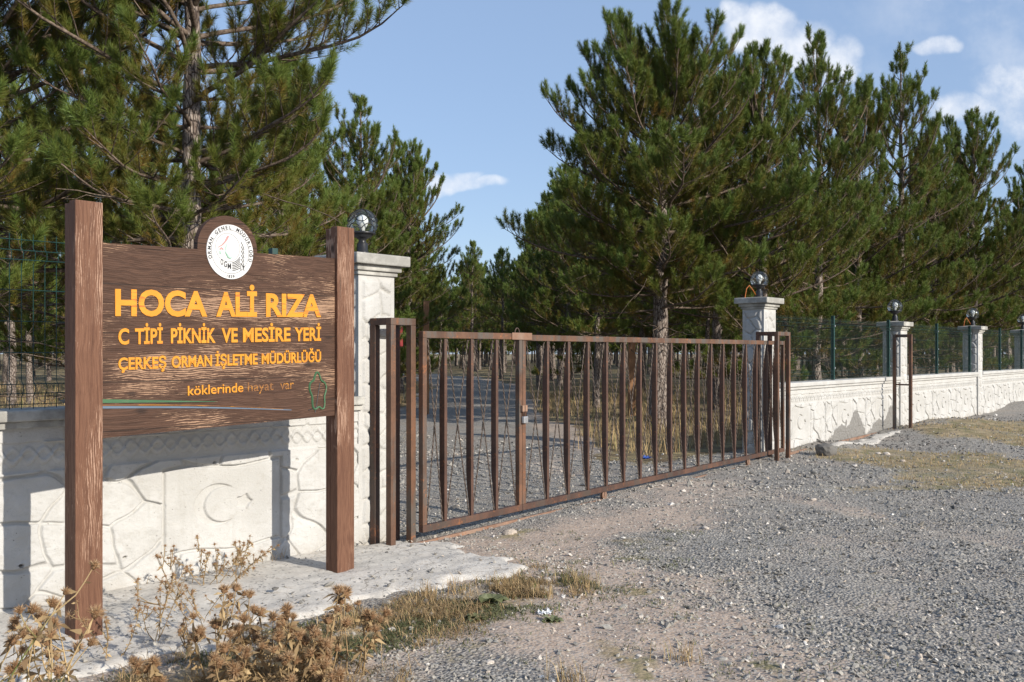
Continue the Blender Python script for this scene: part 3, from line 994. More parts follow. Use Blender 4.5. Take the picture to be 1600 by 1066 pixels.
# ---------------------------------------------------------------- green mesh fences on the walls
def fence_panel_mesh(L, H, sx, rows, folds, wr=0.0028):
    V, Q = [], []

    def bar(p, q, r):
        p = np.array(p, float); q = np.array(q, float)
        t = (q - p) / np.linalg.norm(q - p)
        u = np.array([0, 1.0, 0]); u = u - t * u.dot(t); u /= np.linalg.norm(u)
        w = np.cross(t, u)
        b = len(V)
        for c in (p, q):
            for a in range(4):
                V.append(c + (u * math.cos(a * PI / 2) + w * math.sin(a * PI / 2)) * r)
        for a in range(4):
            Q.append((b + a, b + (a + 1) % 4, b + 4 + (a + 1) % 4, b + 4 + a))

    def yoff(z):
        for f in folds:
            if abs(z - f) < 0.04: return -0.035
        return 0.0
    zs = sorted([0.0, H] + [f + s for f in folds for s in (-0.05, -0.02, 0.02, 0.05) if 0 < f + s < H])
    x = sx * 0.5
    while x < L:
        for a, b in zip(zs, zs[1:]):
            bar((x, -yoff(a) * 0 + yoff(a), a), (x, yoff(b), b), wr)
        x += sx
    for z in rows:
        bar((0, yoff(z) - 0.004, z), (L, yoff(z) - 0.004, z), wr * 1.1)
    return np_mesh('wire_panel', np.array(V), [np.array(Q)], M_FENCE)


def fence(origin, d, ang, t0, t1, z0, H, label, posts, sx=0.055, back=0.10):
    nrm = Vector((-d.y, d.x, 0))
    o = thing('mesh_fence', label, 'fence', origin + d * t0 + nrm * back + Vector((0, 0, z0)), ang, 'green mesh fences on the wall')
    L = t1 - t0
    rows = [0.03, 0.10, 0.16] + list(np.arange(0.36, H - 0.2, 0.2)) + [H - 0.17, H - 0.11, H - 0.04]
    link('wire_panel', fence_panel_mesh(L, H, sx, rows, (0.13, H - 0.14), 0.0026 if sx > 0.06 else 0.0015), o)
    for p in posts:
        m = MB()
        m.box(p - 0.025, p + 0.025, -0.03, 0.03, 0.001, H + 0.05, 0.004)
        po = m.build('post', M_FENCE, o)
        for z in (0.2, H * 0.5, H - 0.15):
            MB().box(p - 0.012, p + 0.012, -0.048, -0.0305, z, z + 0.03, 0.003).build('clamp', M_STEEL, po)
    return o


fence(W_R, D_R, A_R, -0.66, 5.06, ztR, 1.10, 'green mesh fence panel between the gate pillar and the brown guide frame', (2.55, 5.45))
fence(W_R, D_R, A_R, 5.50, 10.88, ztR, 1.10, 'green mesh fence panel right of the brown guide frame', (2.5, 5.2))
fence(W_R, D_R, A_R, 11.32, 16.28, ztR, 1.10, 'green mesh fence panel nearest the right edge of the photo', (2.35, 4.85))
fence(W_L, D_L, A_L, -6.75, 0.32, ztL, 1.12, 'green mesh fence on the wall behind the signboard', (0.6, 3.3, 6.35), 0.072)
# flat stone lying on the left wall
v, f, t = stones(np.array([atL(-1.93, 0.01) + Vector((0, 0, ztL + 0.018))]), np.array([0.10]), ico(), np.array([0.8]), np.random.default_rng(5), 0.28)
tag(link('stone', np_mesh('stone', v, [f], M_STONE, {'tint': t})), 'flat pale stone lying on top of the left wall', 'stone')

# ---------------------------------------------------------------- signboard
sign = thing('wooden_signboard', 'worn brown wooden signboard with yellow lettering and round white emblem', 'sign', P_S, A_S)
for (x, top, s) in ((0.0, 2.452, 0.0), (1.905, 2.498, 1.0)):
    m = MB()
    # each post is two planks side by side, the front one a touch taller
    m.box(x, x + 0.160, 0.0, 0.072, -0.25, top, 0.005)
    m.box(x + 0.002, x + 0.158, 0.0735, 0.128, -0.25, top - 0.012, 0.005)
    m.build('post', M_POST, sign)
TILT = 0.024
RM = Matrix.Rotation(-TILT, 4, 'Y')


def bz(x, z): return z + TILT * (x - 1.02)


BY = 0.03        # board face, local y
arch = []
zl0, zl1 = 1.125, 2.248
pts = [(0.150, bz(0.15, zl0)), (1.925, bz(1.925, zl0)), (1.925, bz(1.925, zl1)), (1.240, bz(1.24, zl1))]
for i in range(1, 24):
    a = PI * i / 24
    pts.append((1.016 + 0.224 * math.cos(a), 2.262 + 0.212 * math.sin(a)))
pts += [(0.792, bz(0.792, zl1)), (0.150, bz(0.15, zl1))]
m = MB().prism(pts, BY, BY + 0.045)
board = m.build('board', M_BOARD, sign)


def text_mesh(txt, bold=0.0):
    c = bpy.data.curves.new('t', 'FONT')
    c.body = txt
    c.size = 1.0
    c.offset = bold
    c.extrude = 0.5
    c.resolution_u = 4
    o = bpy.data.objects.new('t', c)
    COL.objects.link(o)
    bpy.context.view_layer.update()
    dg = bpy.context.evaluated_depsgraph_get()
    me = bpy.data.meshes.new_from_object(o.evaluated_get(dg))
    bpy.data.objects.remove(o)
    bpy.data.curves.remove(c)
    v = np.zeros(len(me.vertices) * 3, np.float32)
    me.vertices.foreach_get('co', v)
    return me, v.reshape(-1, 3)


CAPV = text_mesh('H', 0.0)[1]
XV = text_mesh('x', 0.0)[1]


def lettering(txt, x0, x1, zbase, hcap, mat, parent, bold, lower=False, y=BY, depth=0.005, name='lettering', tilt=True):
    me, v = text_mesh(txt, bold)
    ref = (CAPV[:, 1].max() + 2 * bold)
    sz = hcap / ref
    wx = v[:, 0].max() - v[:, 0].min()
    x = x0 + (v[:, 0] - v[:, 0].min()) / wx * (x1 - x0)
    z = zbase + (v[:, 1] + bold) * sz
    if tilt: z = z + TILT * (x - 1.02)
    yv = y - depth / 2 - v[:, 2] * depth - 0.0004
    me.vertices.foreach_set('co', np.stack([x, yv, z], -1).astype(np.float32).ravel())
    me.materials.clear()
    me.materials.append(mat)
    me.update()
    return link(name, me, parent)


for w, a, b in (('HOCA', 0.248, 0.859), ('ALİ', 0.924, 1.235), ('RIZA', 1.308, 1.777)):
    lettering(w, a, b, 1.826, 0.158, M_YEL, sign, 0.034)
for w, a, b in (('C', 0.267, 0.334), ('TİPİ', 0.371, 0.551), ('PİKNİK', 0.606, 0.920), ('VE', 0.964, 1.085), ('MESİRE', 1.126, 1.510), ('YERİ', 1.545, 1.777)):
    lettering(w, a, b, 1.660, 0.094, M_YEL, sign, 0.030)
for w, a, b in (('ÇERKEŞ', 0.267, 0.575), ('ORMAN', 0.611, 0.894), ('İŞLETME', 0.918, 1.240), ('MÜDÜRLÜĞÜ', 1.273, 1.777)):
    lettering(w, a, b, 1.512, 0.072, M_YEL, sign, 0.028)
lettering('köklerinde', 0.722, 1.128, 1.337, 0.060, M_YEL, sign, 0.008)
lettering('hayat', 1.165, 1.370, 1.337, 0.060, M_YELW, sign, 0.002, depth=0.002)
lettering('var', 1.425, 1.540, 1.337, 0.060, M_YELW, sign, 0.002, depth=0.002)
def band(p0, p1, w0, w1, up=0.0):
    up_pts, lo_pts = [], []
    for i in range(13):
        s = i / 12
        x = p0[0] + (p1[0] - p0[0]) * s
        z = p0[1] + (p1[1] - p0[1]) * s + up * math.sin(PI * s)
        w = (w0 + (w1 - w0) * s) / 2
        up_pts.append((x, z + w)); lo_pts.append((x, z - w))
    return MB().prism(lo_pts + up_pts[::-1], BY - 0.0035, BY + 0.002)


band((0.165, 1.318), (0.935, 1.284), 0.022, 0.003).build('painted_stripe', M_GRN, sign)
band((0.165, 1.282), (1.52, 1.203), 0.014, 0.005, 0.008).build('painted_stripe', M_BLU, sign)
band((0.165, 1.294), (1.45, 1.212), 0.006, 0.002, 0.012).build('painted_stripe', M_YELW, sign)
m = MB()
loop = []
for i in range(48):
    a = 2 * PI * i / 48
    r = 1 + 0.15 * math.cos(5 * a - 1.5)
    loop.append((1.752 + 0.068 * r * math.cos(a) - 0.008 * math.sin(a), BY - 0.002, 1.318 + 0.122 * r * math.sin(a)))
m.tube(loop, 0.0075, 5, True)
m.build('tree_outline', M_GRN, sign)
m = MB()
m.tube([(1.725, BY - 0.001, 1.175), (1.738, BY - 0.001, 1.22), (1.752, BY - 0.001, 1.30), (1.768, BY - 0.001, 1.38)], 0.004, 5)
m.tube([(1.665, BY - 0.001, 1.195), (1.70, BY - 0.001, 1.20), (1.738, BY - 0.001, 1.215)], 0.003, 5)
m.build('tree_outline', M_INK, sign)

# round white emblem
EX, EZ, ER = 1.028, 2.243, 0.175
EYF = BY - 0.007
m = MB()
m.prism([(EX + ER * math.cos(2 * PI * k / 72), EZ + ER * math.sin(2 * PI * k / 72)) for k in range(72)], EYF, BY + 0.002)
emb = m.build('emblem_disc', M_WHITE, sign)


def epts(lst): return [(EX + x * ER, EYF, EZ + y * ER) for x, y in lst]


m = MB()
m.tube(epts([(0.80 * math.cos(2 * PI * k / 64), 0.80 * math.sin(2 * PI * k / 64)) for k in range(64)]), 0.0014, 4, True)
m.tube(epts([(-0.11 + 0.52 * math.cos(2 * PI * k / 48), 0.15 + 0.52 * math.sin(2 * PI * k / 48)) for k in range(48)]), 0.0012, 4, True)
for k in range(6):          # field lines left of the tree
    y0 = -0.38 - 0.058 * k
    m.tube(epts([(0.08 + 0.34 * s, y0 + (0.22 - 0.022 * k) * s * s) for s in np.linspace(0, 1, 7)]), 0.0028, 4)
for k in range(6):          # needles of the tree
    y0 = 0.40 - 0.155 * k
    m.tube(epts([(0.465, y0), (0.54, y0 - 0.13), (0.60, y0 - 0.28)]), 0.0030, 4)
m.tube(epts([(0.455, -0.66), (0.455, -0.40), (0.60, -0.53)]), 0.0030, 4)
m.build('emblem_line', M_INK, emb)
m = MB()
for k in range(7):
    m.tube(epts([(-0.10 + 0.038 * k, 0.34 - 0.055 * k), (-0.085 + 0.038 * k, 0.31 - 0.055 * k)]), 0.0012, 4)
    if k > 2: m.tube(epts([(-0.02 + 0.038 * k, 0.32 - 0.055 * k), (-0.01 + 0.038 * k, 0.29 - 0.055 * k)]), 0.0012, 4)
m.tube(epts([(-0.53, 0.12), (-0.36, 0.22), (-0.22, 0.36), (-0.14, 0.50), (-0.09, 0.58)]), [0.002, 0.004, 0.0055, 0.008, 0.005], 5)
m.tube(epts([(-0.46, 0.06), (-0.38, 0.11), (-0.30, 0.07)]), [0.004, 0.008, 0.004], 6)
m.build('emblem_mark', M_RED, emb)
m = MB()
m.tube(epts([(-0.44, 0.0), (-0.43, -0.10)]), 0.006, 6)
m.tube(epts([(-0.16, 0.27), (-0.19, 0.15), (-0.23, 0.02), (-0.17, -0.08), (-0.10, -0.19), (0.0, -0.23), (0.08, -0.20)]), [0.003, 0.005, 0.004, 0.008, 0.009, 0.008, 0.003], 6)
m.build('emblem_mark', M_MINT, emb)


def ring_text(txt, r, a0, a1, h, mat, parent, inward=False):
    """letters set round a circle"""
    Vs, me_all, bm = [], None, bmesh.new()
    N = len(txt)
    for i, ch in enumerate(txt):
        if ch == ' ': continue
        a = a0 + (a1 - a0) * i / (N - 1)
        me, v = text_mesh(ch, 0.03)
        s = h / CAPV[:, 1].max()
        cxm = (v[:, 0].max() + v[:, 0].min()) / 2
        lx = (v[:, 0] - cxm) * s; ly = v[:, 1] * s
        if inward: ly = ly + 0
        rot = a - PI / 2 if not inward else a + PI / 2
        bxx = EX + r * math.cos(a); bzz = EZ + r * math.sin(a)
        X = bxx + lx * math.cos(rot) - ly * math.sin(rot)
        Z = bzz + lx * math.sin(rot) + ly * math.cos(rot)
        Y = EYF - 0.0006 - v[:, 2] * 0.001
        me.vertices.foreach_set('co', np.stack([X, Y, Z], -1).astype(np.float32).ravel())
        bm.from_mesh(me)
        bpy.data.meshes.remove(me)
    me = bpy.data.meshes.new('emblem_lettering')
    bm.to_mesh(me); bm.free()
    me.materials.append(mat)
    return link('emblem_lettering', me, parent)


ring_text('ORMAN GENEL MÜDÜRLÜĞÜ', 0.83 * ER, math.radians(196), math.radians(-16), 0.125 * ER, M_INK, emb)
ring_text('1839', 0.955 * ER, math.radians(261), math.radians(279), 0.10 * ER, M_INK, emb, True)
for ch, a, b, zz in (('O', -0.42, -0.31, -0.50), ('G', -0.28, -0.15, -0.575), ('M', -0.12, 0.03, -0.63)):
    lettering(ch, EX + a * ER, EX + b * ER, EZ + zz * ER, 0.21 * ER, M_INK, emb, 0.02, y=EYF, depth=0.001, name='emblem_lettering', tilt=False)

# ---------------------------------------------------------------- gate
gate = thing('sliding_gate', 'long rusty brown steel gate with upright bars and twisted rods across the track', 'gate', G0, A_GATE)


def bar_mesh(z0, z1, w=0.036):
    """upright bar, lens-shaped in depth"""
    m = MB()
    k = 16
    prof = []
    rows = []
    for i in range(k + 1):
        s = i / k
        dpt = 0.012 + 0.045 * min(1.0, math.sin(PI * s) * 1.5) ** 0.9
        z = z0 + (z1 - z0) * s
        rows.append([m.bm.verts.new(p) for p in ((-w / 2, -0.018, z), (w / 2, -0.018, z), (w / 2, -0.018 + dpt, z), (-w / 2, -0.018 + dpt, z))])
    for a, b in zip(rows, rows[1:]):
        for j in range(4): m.bm.faces.new((a[j], a[(j + 1) % 4], b[(j + 1) % 4], b[j]))
    m.bm.faces.new(rows[0][::-1]); m.bm.faces.new(rows[-1])
    bmesh.ops.recalc_face_normals(m.bm, faces=m.bm.faces)
    me = bpy.data.meshes.new('bar'); m.bm.to_mesh(me); m.bm.free(); me.materials.append(M_RUST2)
    return me


def rod_mesh(dx, z0, z1):
    """square rod twisted about its length, leaning dx from top to bottom"""
    V, Q = [], []
    k = 90
    for i in range(k + 1):
        s = i / k
        z = z1 + (z0 - z1) * s
        x = dx * s
        a = s * 30 * PI / 2
        for j in range(4):
            V.append((x + 0.0068 * math.cos(a + j * PI / 2), 0.0068 * math.sin(a + j * PI / 2), z))
    for i in range(k):
        for j in range(4):
            Q.append((4 * i + j, 4 * i + (j + 1) % 4, 4 * i + 4 + (j + 1) % 4, 4 * i + 4 + j))
    return np_mesh('twisted_rod', np.array(V), [np.array(Q)], M_ROD)


ZT, ZB = 1.765, 0.085
RODS = {}


def rod(x, dx, y, parent):
    key = round(dx, 3)
    if key not in RODS: RODS[key] = rod_mesh(dx, ZB + 0.05, ZT - 0.05)
    link('twisted_rod', RODS[key], parent, (x, y, 0))


BAR = bar_mesh(ZB + 0.052, ZT - 0.052)


def leaf(xa, xb, bars, ztop, mats):
    m = MB().box(xa, xb, -0.025, 0.025, ztop - 0.058, ztop, 0.004)
    m.build('top_rail', M_RUST, gate)
    m = MB().box(xa, xb, -0.025, 0.025, ZB, ZB + 0.058, 0.004)
    m.build('bottom_rail', M_RUST2, gate)
    for x in (xa, xb - 0.05):
        m = MB().box(x, x + 0.05, -0.024, 0.026, ZB + 0.0585, ztop - 0.0585, 0.004)
        m.build('stile', M_RUST, gate)
    for x in bars:
        link('bar', BAR, gate, (x, 0, 0))
    ed = [xa + 0.05] + list(bars) + [xb - 0.05]
    for a, b in zip(ed, ed[1:]):
        rod(a + 0.03, (b - a) - 0.06, -0.006, gate)
        rod(b - 0.03, -(b - a) + 0.06, 0.008, gate)


leaf(0.06, 1.475, [0.36, 0.722, 1.085], 1.775, None)
leaf(1.48, 8.25, [1.915 + 0.3767 * i for i in range(17)], 1.765, None)
# overlap plate, handle ring, hinge plate, lock lug
MB().box(1.30, 1.62, -0.034, -0.0255, 1.715, 1.782, 0.003).build('latch_plate', M_RUSTO, gate)
m = MB().tube([(1.42 + 0.035 * math.cos(a), 0, 1.777 + 0.05 * math.sin(a)) for a in np.linspace(0, PI, 12)], 0.006, 6)
m.build('handle', M_RUST2, gate, True)
for x, mt in ((3.0, M_RUSTO), (6.9, M_RUSTO)):
    m = MB().lathe([(0.0, 0), (0.045, 0.001), (0.05, 0.008), (0.036, 0.018), (0.05, 0.028), (0.045, 0.035)][1:], 18)
    m.build('wheel', mt, gate, True, (x, 0.018, 0.05), (PI / 2, 0, 0))
    MB().box(x - 0.02, x + 0.02, -0.024, -0.018, 0.04, ZB - 0.001).box(x - 0.02, x + 0.02, 0.0185, 0.024, 0.04, ZB - 0.001).build('wheel_bracket', mt, gate)
for z in (1.0, 1.02):
    pass
MB().box(1.44, 1.475, -0.052, -0.0255, 1.03, 1.09, 0.003).box(1.485, 1.52, -0.052, -0.0255, 1.03, 1.09, 0.003).build('lock_lug', M_RUSTO, gate)
# padlock hangs in the lugs
pl = thing('padlock', 'small steel padlock hanging at the joint of the gate leaves', 'padlock', G0 + D_GATE * 1.485 + N_GATE * 0.045 + Vector((0, 0, 0.985)), A_GATE)
MB().box(-0.036, 0.036, -0.014, 0.014, -0.065, 0.0, 0.006).build('body', M_STEEL, pl)
m = MB().tube([(-0.022, 0, 0.0), (-0.022, 0, 0.035)] + [(0.022 * math.cos(a), 0, 0.035 + 0.022 * math.sin(a)) for a in np.linspace(PI, 0, 8)][1:] + [(0.022, 0, 0.0)], 0.006, 6)
m.build('shackle', M_RUST2, pl, True)


def guide_frame(loc, ang, a, b, H, label, w=0.058, four=True, flags=(1, 1, 1, 1), cross=None):
    """upright frame of square tube: a along the gate, b across it (backwards)"""
    o = thing('guide_frame', label, 'frame', loc, ang, 'brown steel guide frames of the gate')
    pos = [(0, 0), (a - w, 0), (0, b - w), (a - w, b - w)]
    for (x, y), f in zip(pos, flags):
        if f: MB().box(x, x + w, y, y + w, -0.1, H - w - 0.0005, 0.004).build('post', M_RUST2 if y else M_RUST, o)
    MB().box(0, a, 0, w, H - w, H, 0.004).build('top_bar', M_RUST, o)
    for x, f in ((0, flags[2]), (a - w, flags[3])):
        if f: MB().box(x + 0.001, x + w - 0.001, w + 0.0005, b, H - w, H, 0.004).build('top_bar', M_RUST2, o)
    if cross:
        MB().box(w + 0.0005, a - w - 0.0005, 0.01, 0.04, cross, cross + 0.03, 0.003).build('stop_bar', M_RUST2, o)
    return o


guide_frame(Vector((-0.988, 7.84, 0)), A_GATE, 0.30, 0.24, 1.88, 'rusty brown guide frame at the left end of the gate')
guide_frame(Vector((3.86, 13.93, 0)), A_GATE, 0.50, 0.34, 1.895, 'rusty brown guide frame at the right end of the gate')
guide_frame(Vector((7.72, 18.50, 0)), A_R + PI / 2, 0.36, 0.30, 1.94, 'brown steel guide frame standing alone before the right wall', flags=(1, 1, 0, 0), cross=0.95)

# ground rail of the gate
m = MB().box(-0.1, 8.3, -0.02, 0.012, -0.05, 0.012, 0.004)
rail = m.build('ground_rail', M_RUSTO)
rail.location = G0 + Vector((0, 0, 0.0)); rail.rotation_euler = (0, 0, A_GATE)
tag(rail, 'rusty steel rail set in the ground under the gate', 'rail')
m = MB().box(8.45, 13.4, -0.02, 0.02, -0.05, 0.05, 0.004)
rail = m.build('ground_rail', M_RUSTO)
rail.location = G0 + Vector((0, 0, 0.0)); rail.rotation_euler = (0, 0, A_GATE)
tag(rail, 'orange rusty rail lying in gravel before the right wall', 'rail')
# concrete strip beside it
sx_ = np.linspace(0, 3.6, 90); sy_ = np.linspace(-0.30, 0.30, 18)
SX, SY = np.meshgrid(sx_, sy_)
sdist = np.minimum(np.minimum(SX, 3.6 - SX), 0.15 - np.abs(SY)) + (fbm(SX * 3, SY * 5, 3, 4) - 0.5) * 0.36
o_ = G0 + D_GATE * 9.6 + N_GATE * 0.32
WX = o_.x + SX * D_GATE.x + SY * N_GATE.x; WY = o_.y + SX * D_GATE.y + SY * N_GATE.y
WZ = ground_z(WX, WY) + sstep(sdist, -0.05, 0.1) * 0.06 - 0.04
me = np_mesh('concrete_strip', np.stack([WX, WY, WZ], -1).reshape(-1, 3), [grid_quads(90, 18)], M_SPILL, None, True)
tag(link('concrete_strip', me), 'rough concrete strip beside the rail before the right wall', 'paving', kind='structure')

# ---------------------------------------------------------------- pines
def tube_arrays(paths, sides):
    """paths: list of (pts (k,3), radii (k)) -> verts, quads"""
    Vs, Qs = [], []
    off = 0
    ang = np.arange(sides) * 2 * PI / sides
    ca, sa = np.cos(ang), np.sin(ang)
    for P, R in paths:
        t = np.gradient(P, axis=0)
        t /= np.linalg.norm(t, axis=1, keepdims=True) + 1e-9
        ref = np.array([0.0, 0, 1]) if abs(t[0, 2]) < 0.9 else np.array([1.0, 0, 0])
        u = np.cross(t, ref); u /= np.linalg.norm(u, axis=1, keepdims=True) + 1e-9
        w = np.cross(t, u)
        V = P[:, None] + (u[:, None] * ca[None, :, None] + w[:, None] * sa[None, :, None]) * R[:, None, None]
        k = len(P)
        ii = np.arange(k * sides).reshape(k, sides) + off
        q = np.stack([ii[:-1], np.roll(ii, -1, 1)[:-1], np.roll(ii, -1, 1)[1:], ii[1:]], -1).reshape(-1, 4)
        Vs.append(V.reshape(-1, 3)); Qs.append(q); off += k * sides
    return np.concatenate(Vs), np.concatenate(Qs)


def unit(v): return v / (np.linalg.norm(v, axis=-1, keepdims=True) + 1e-9)


def needles(P, D, L, tint, k, nl, w, rng):
    """brushes of needles along shoots P + D*L"""
    S = len(P)
    t = rng.random((S, k)) ** 0.85
    ax = D[:, None]
    rv = unit(rng.normal(size=(S, k, 3)))
    rad = unit(rv - ax * (rv * ax).sum(-1, keepdims=True))
    a = np.radians(66 - 40 * t + rng.normal(0, 6, (S, k)))[..., None]
    d = ax * np.cos(a) + rad * np.sin(a)
    base = P[:, None] + ax * (L[:, None, None] * t[..., None])
    ln = (nl * rng.uniform(0.75, 1.15, (S, k)))[..., None]
    side = unit(np.cross(d, unit(rng.normal(size=(S, k, 3)))))
    v0 = base - side * w / 2; v1 = base + side * w / 2; v2 = base + d * ln
    V = np.stack([v0, v1, v2], 2).reshape(-1, 3)
    F = np.arange(len(V)).reshape(-1, 3)
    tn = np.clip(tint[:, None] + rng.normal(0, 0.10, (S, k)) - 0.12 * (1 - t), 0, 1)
    return V, F, np.repeat(tn.ravel(), 3)


def rot_about(v, k, a):
    return v * math.cos(a) + np.cross(k, v) * math.sin(a) + k * np.dot(k, v) * (1 - math.cos(a))


def pine(seed, H, zb, R, r0, whorl=0.40, sec=0.17, per=0.13, nk=44, nl=0.12, nw=0.005, shoot=(0.16, 0.30), full=1.0, dead=0, lean=(0, 0), bulge=0.25, tube_sides=5, multi=0, p=0.62, elk=1.0, irr=0.0):
    rng = np.random.default_rng(seed)
    Up = np.array([0, 0, 1.0])
    tz = np.linspace(-0.15, H, 22)
    wob = np.cumsum(rng.normal(0, 0.018, (22, 2)), axis=0) + np.outer(tz / H, lean)
    trunk = np.column_stack([wob, tz])
    tr = r0 * np.clip(1 - tz / H, 0, 1) ** 0.75 + 0.012
    tr[:3] *= (1.35, 1.18, 1.05)

    def tp(z): return np.array([np.interp(z, tz, trunk[:, 0]), np.interp(z, tz, trunk[:, 1]), z])
    prim, secd = [], []
    SP, SD, SL, ST = [], [], [], []

    def shoot_at(p, d, young, scale=1.0):
        dd = d + Up * rng.uniform(0.25, 1.1) + rng.normal(0, 0.16, 3)
        SP.append(p); SD.append(dd / np.linalg.norm(dd)); SL.append(rng.uniform(*shoot) * scale)
        ST.append(np.clip(young + rng.normal(0, 0.15), 0.0, 1))

    def branch(p0, az, el, L, rb, x):
        k = 9
        d = np.array([math.cos(az) * math.cos(el), math.sin(az) * math.cos(el), math.sin(el)])
        pts = [p0]; dirs = []
        for i in range(k):
            s = i / k
            e = el + math.radians(34) * s ** 1.7 - math.radians(10) * math.sin(PI * s) * (1 - x)
            a2 = az + math.radians(10) * math.sin(seed + i * 1.3 + az * 5)
            d = np.array([math.cos(a2) * math.cos(e), math.sin(a2) * math.cos(e), math.sin(e)])
            dirs.append(d); pts.append(pts[-1] + d * L / k)
        dirs.append(d)
        pts = np.array(pts); dirs = np.array(dirs)
        prim.append((pts, rb * (1 - np.linspace(0, 1, k + 1)) ** 0.8 + 0.005))
        side = 1
        s0 = 0.18 if L > 1.2 else 0.08
        ns = max(2, int(L * (1 - s0) / sec))
        for j in range(ns):
            s = s0 + (1 - s0) * (j + rng.random() * 0.7) / ns
            q = np.array([np.interp(s, np.linspace(0, 1, k + 1), pts[:, c]) for c in range(3)])
            dd = dirs[min(int(s * k), k - 1)]
            side = -side
            ang = side * rng.uniform(0.55, 1.15)
            d2 = rot_about(dd, Up, ang) + Up * rng.uniform(-0.12, 0.45)
            d2 /= np.linalg.norm(d2)
            l2 = min(rng.uniform(0.6, 1.1) * (0.16 + 0.36 * L * (1 - s) + 0.12 * L * s * (1 - s) * 2), 1.15)
            m2 = 4
            p2 = [q]; dcur = d2
            for i in range(m2):
                dcur = dcur + Up * 0.13 + rng.normal(0, 0.06, 3); dcur /= np.linalg.norm(dcur)
                p2.append(p2[-1] + dcur * l2 / m2)
            p2 = np.array(p2)
            secd.append((p2, np.linspace(0.008 + 0.004 * l2, 0.003, m2 + 1)))
            npz = max(1, int(l2 / per))
            for i in range(npz):
                f = (i + 0.75) / npz
                if f < 0.25 and l2 > 0.55: continue
                pp = np.array([np.interp(f, np.linspace(0, 1, m2 + 1), p2[:, c]) for c in range(3)])
                sd = rng.choice((-1, 1)) * rng.uniform(0.2, 0.9)
                if rng.random() < full:
                    shoot_at(pp, rot_about(dcur, Up, sd), 0.30 + 0.45 * s * f + 0.12 * x)
            shoot_at(p2[-1], dcur, 0.55 + 0.25 * s + 0.15 * x, 1.1)
            if rng.random() < 0.5: shoot_at(p2[-1], rot_about(dcur, Up, rng.uniform(-0.6, 0.6)), 0.55 + 0.25 * s + 0.15 * x)
        shoot_at(pts[-1], dirs[-1], 0.9, 1.25)
        for _ in range(2): shoot_at(pts[-1], rot_about(dirs[-1], Up, rng.uniform(-0.8, 0.8)), 0.85)

    z = zb
    while z < H - 0.12:
        x = (z - zb) / (H - zb)
        prof = (1 - x) ** p * (0.62 + 0.38 * min(1, x / bulge)) + 0.05
        nb = rng.integers(4, 7) if x < 0.85 else rng.integers(3, 5)
        a0 = rng.uniform(0, 2 * PI)
        for b in range(nb):
            L = max(0.22, R * prof * rng.uniform(0.62 - irr, 1.12 + 0.6 * irr))
            if irr and rng.random() < irr * 0.5: continue
            el = math.radians(4 + 46 * elk * x ** 1.1 + rng.normal(0, 7))
            branch(tp(z + rng.uniform(-0.05, 0.05)), a0 + 2 * PI * b / nb + rng.normal(0, 0.22), el, L, (0.008 + 0.0085 * L) * (1 if x < 0.7 else 0.7), x)
        z += whorl * (1 - 0.30 * x) * rng.uniform(0.85, 1.15)
    for q in range(3):
        shoot_at(tp(H - 0.02 - 0.1 * q), Up + rng.normal(0, 0.25, 3), 0.9, 1.2)
    # secondary leaders that break the outline at the top
    for q in range(multi):
        zz = H * rng.uniform(0.60, 0.80)
        az = rng.uniform(0, 2 * PI)
        branch(tp(zz), az, math.radians(rng.uniform(45, 62)), H * rng.uniform(0.17, 0.25), 0.04, 0.8)
    # bare dead lower branches
    for q in range(dead):
        zz = rng.uniform(max(0.8, zb - 1.2), zb + 1.6)
        az = rng.uniform(0, 2 * PI)
        p = tp(zz); L = rng.uniform(0.7, 2.4); k = 8
        d = np.array([math.cos(az), math.sin(az), rng.uniform(-0.1, 0.35)])
        pts = [p]
        for i in range(k):
            d = d + rng.normal(0, 0.11, 3) + Up * (-0.05 + 0.03 * i / k); d /= np.linalg.norm(d)
            pts.append(pts[-1] + d * L / k)
        pts = np.array(pts)
        secd.append((pts, np.linspace(0.016, 0.004, k + 1)))
        for j in range(rng.integers(2, 5)):
            i = rng.integers(2, k)
            dd = d + rng.normal(0, 0.7, 3); dd /= np.linalg.norm(dd)
            qs = [pts[i]]
            for _ in range(4):
                dd = dd + rng.normal(0, 0.2, 3); dd /= np.linalg.norm(dd)
                qs.append(qs[-1] + dd * L * 0.09)
            secd.append((np.array(qs), np.linspace(0.007, 0.002, 5)))
    tv, tq = tube_arrays([(trunk, tr)], 14)
    ang = np.arctan2(tv[:, 1], tv[:, 0])
    tm = np_mesh('trunk', tv, [tq], M_BARK, None, True)
    v1, q1 = tube_arrays(prim, tube_sides)
    v2, q2 = tube_arrays(secd, 3)
    lm = np_mesh('limbs', np.concatenate([v1, v2]), [q1, q2 + len(v1)], M_BRANCH, None, True)
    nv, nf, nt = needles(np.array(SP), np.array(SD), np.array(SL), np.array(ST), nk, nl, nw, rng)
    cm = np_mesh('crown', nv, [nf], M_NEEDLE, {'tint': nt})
    print('pine', seed, 'shoots', len(SP), 'needles', len(nf))
    return tm, lm, cm


def plant_tree(meshes, X, Y, label, rot=0.0, sc=1.0, group=None, scz=None):
    z = float(ground_z(np.array([X]), np.array([Y]))[0])
    o = thing('pine_tree', label, 'tree', (X, Y, z - 0.03), rot, group)
    o.scale = (sc, sc, scz or sc)
    link('trunk', meshes[0], o); link('limbs', meshes[1], o); link('crown', meshes[2], o)
    return o


def at_u(u, Y): return ((u - 800) / 1500 * Y, Y)


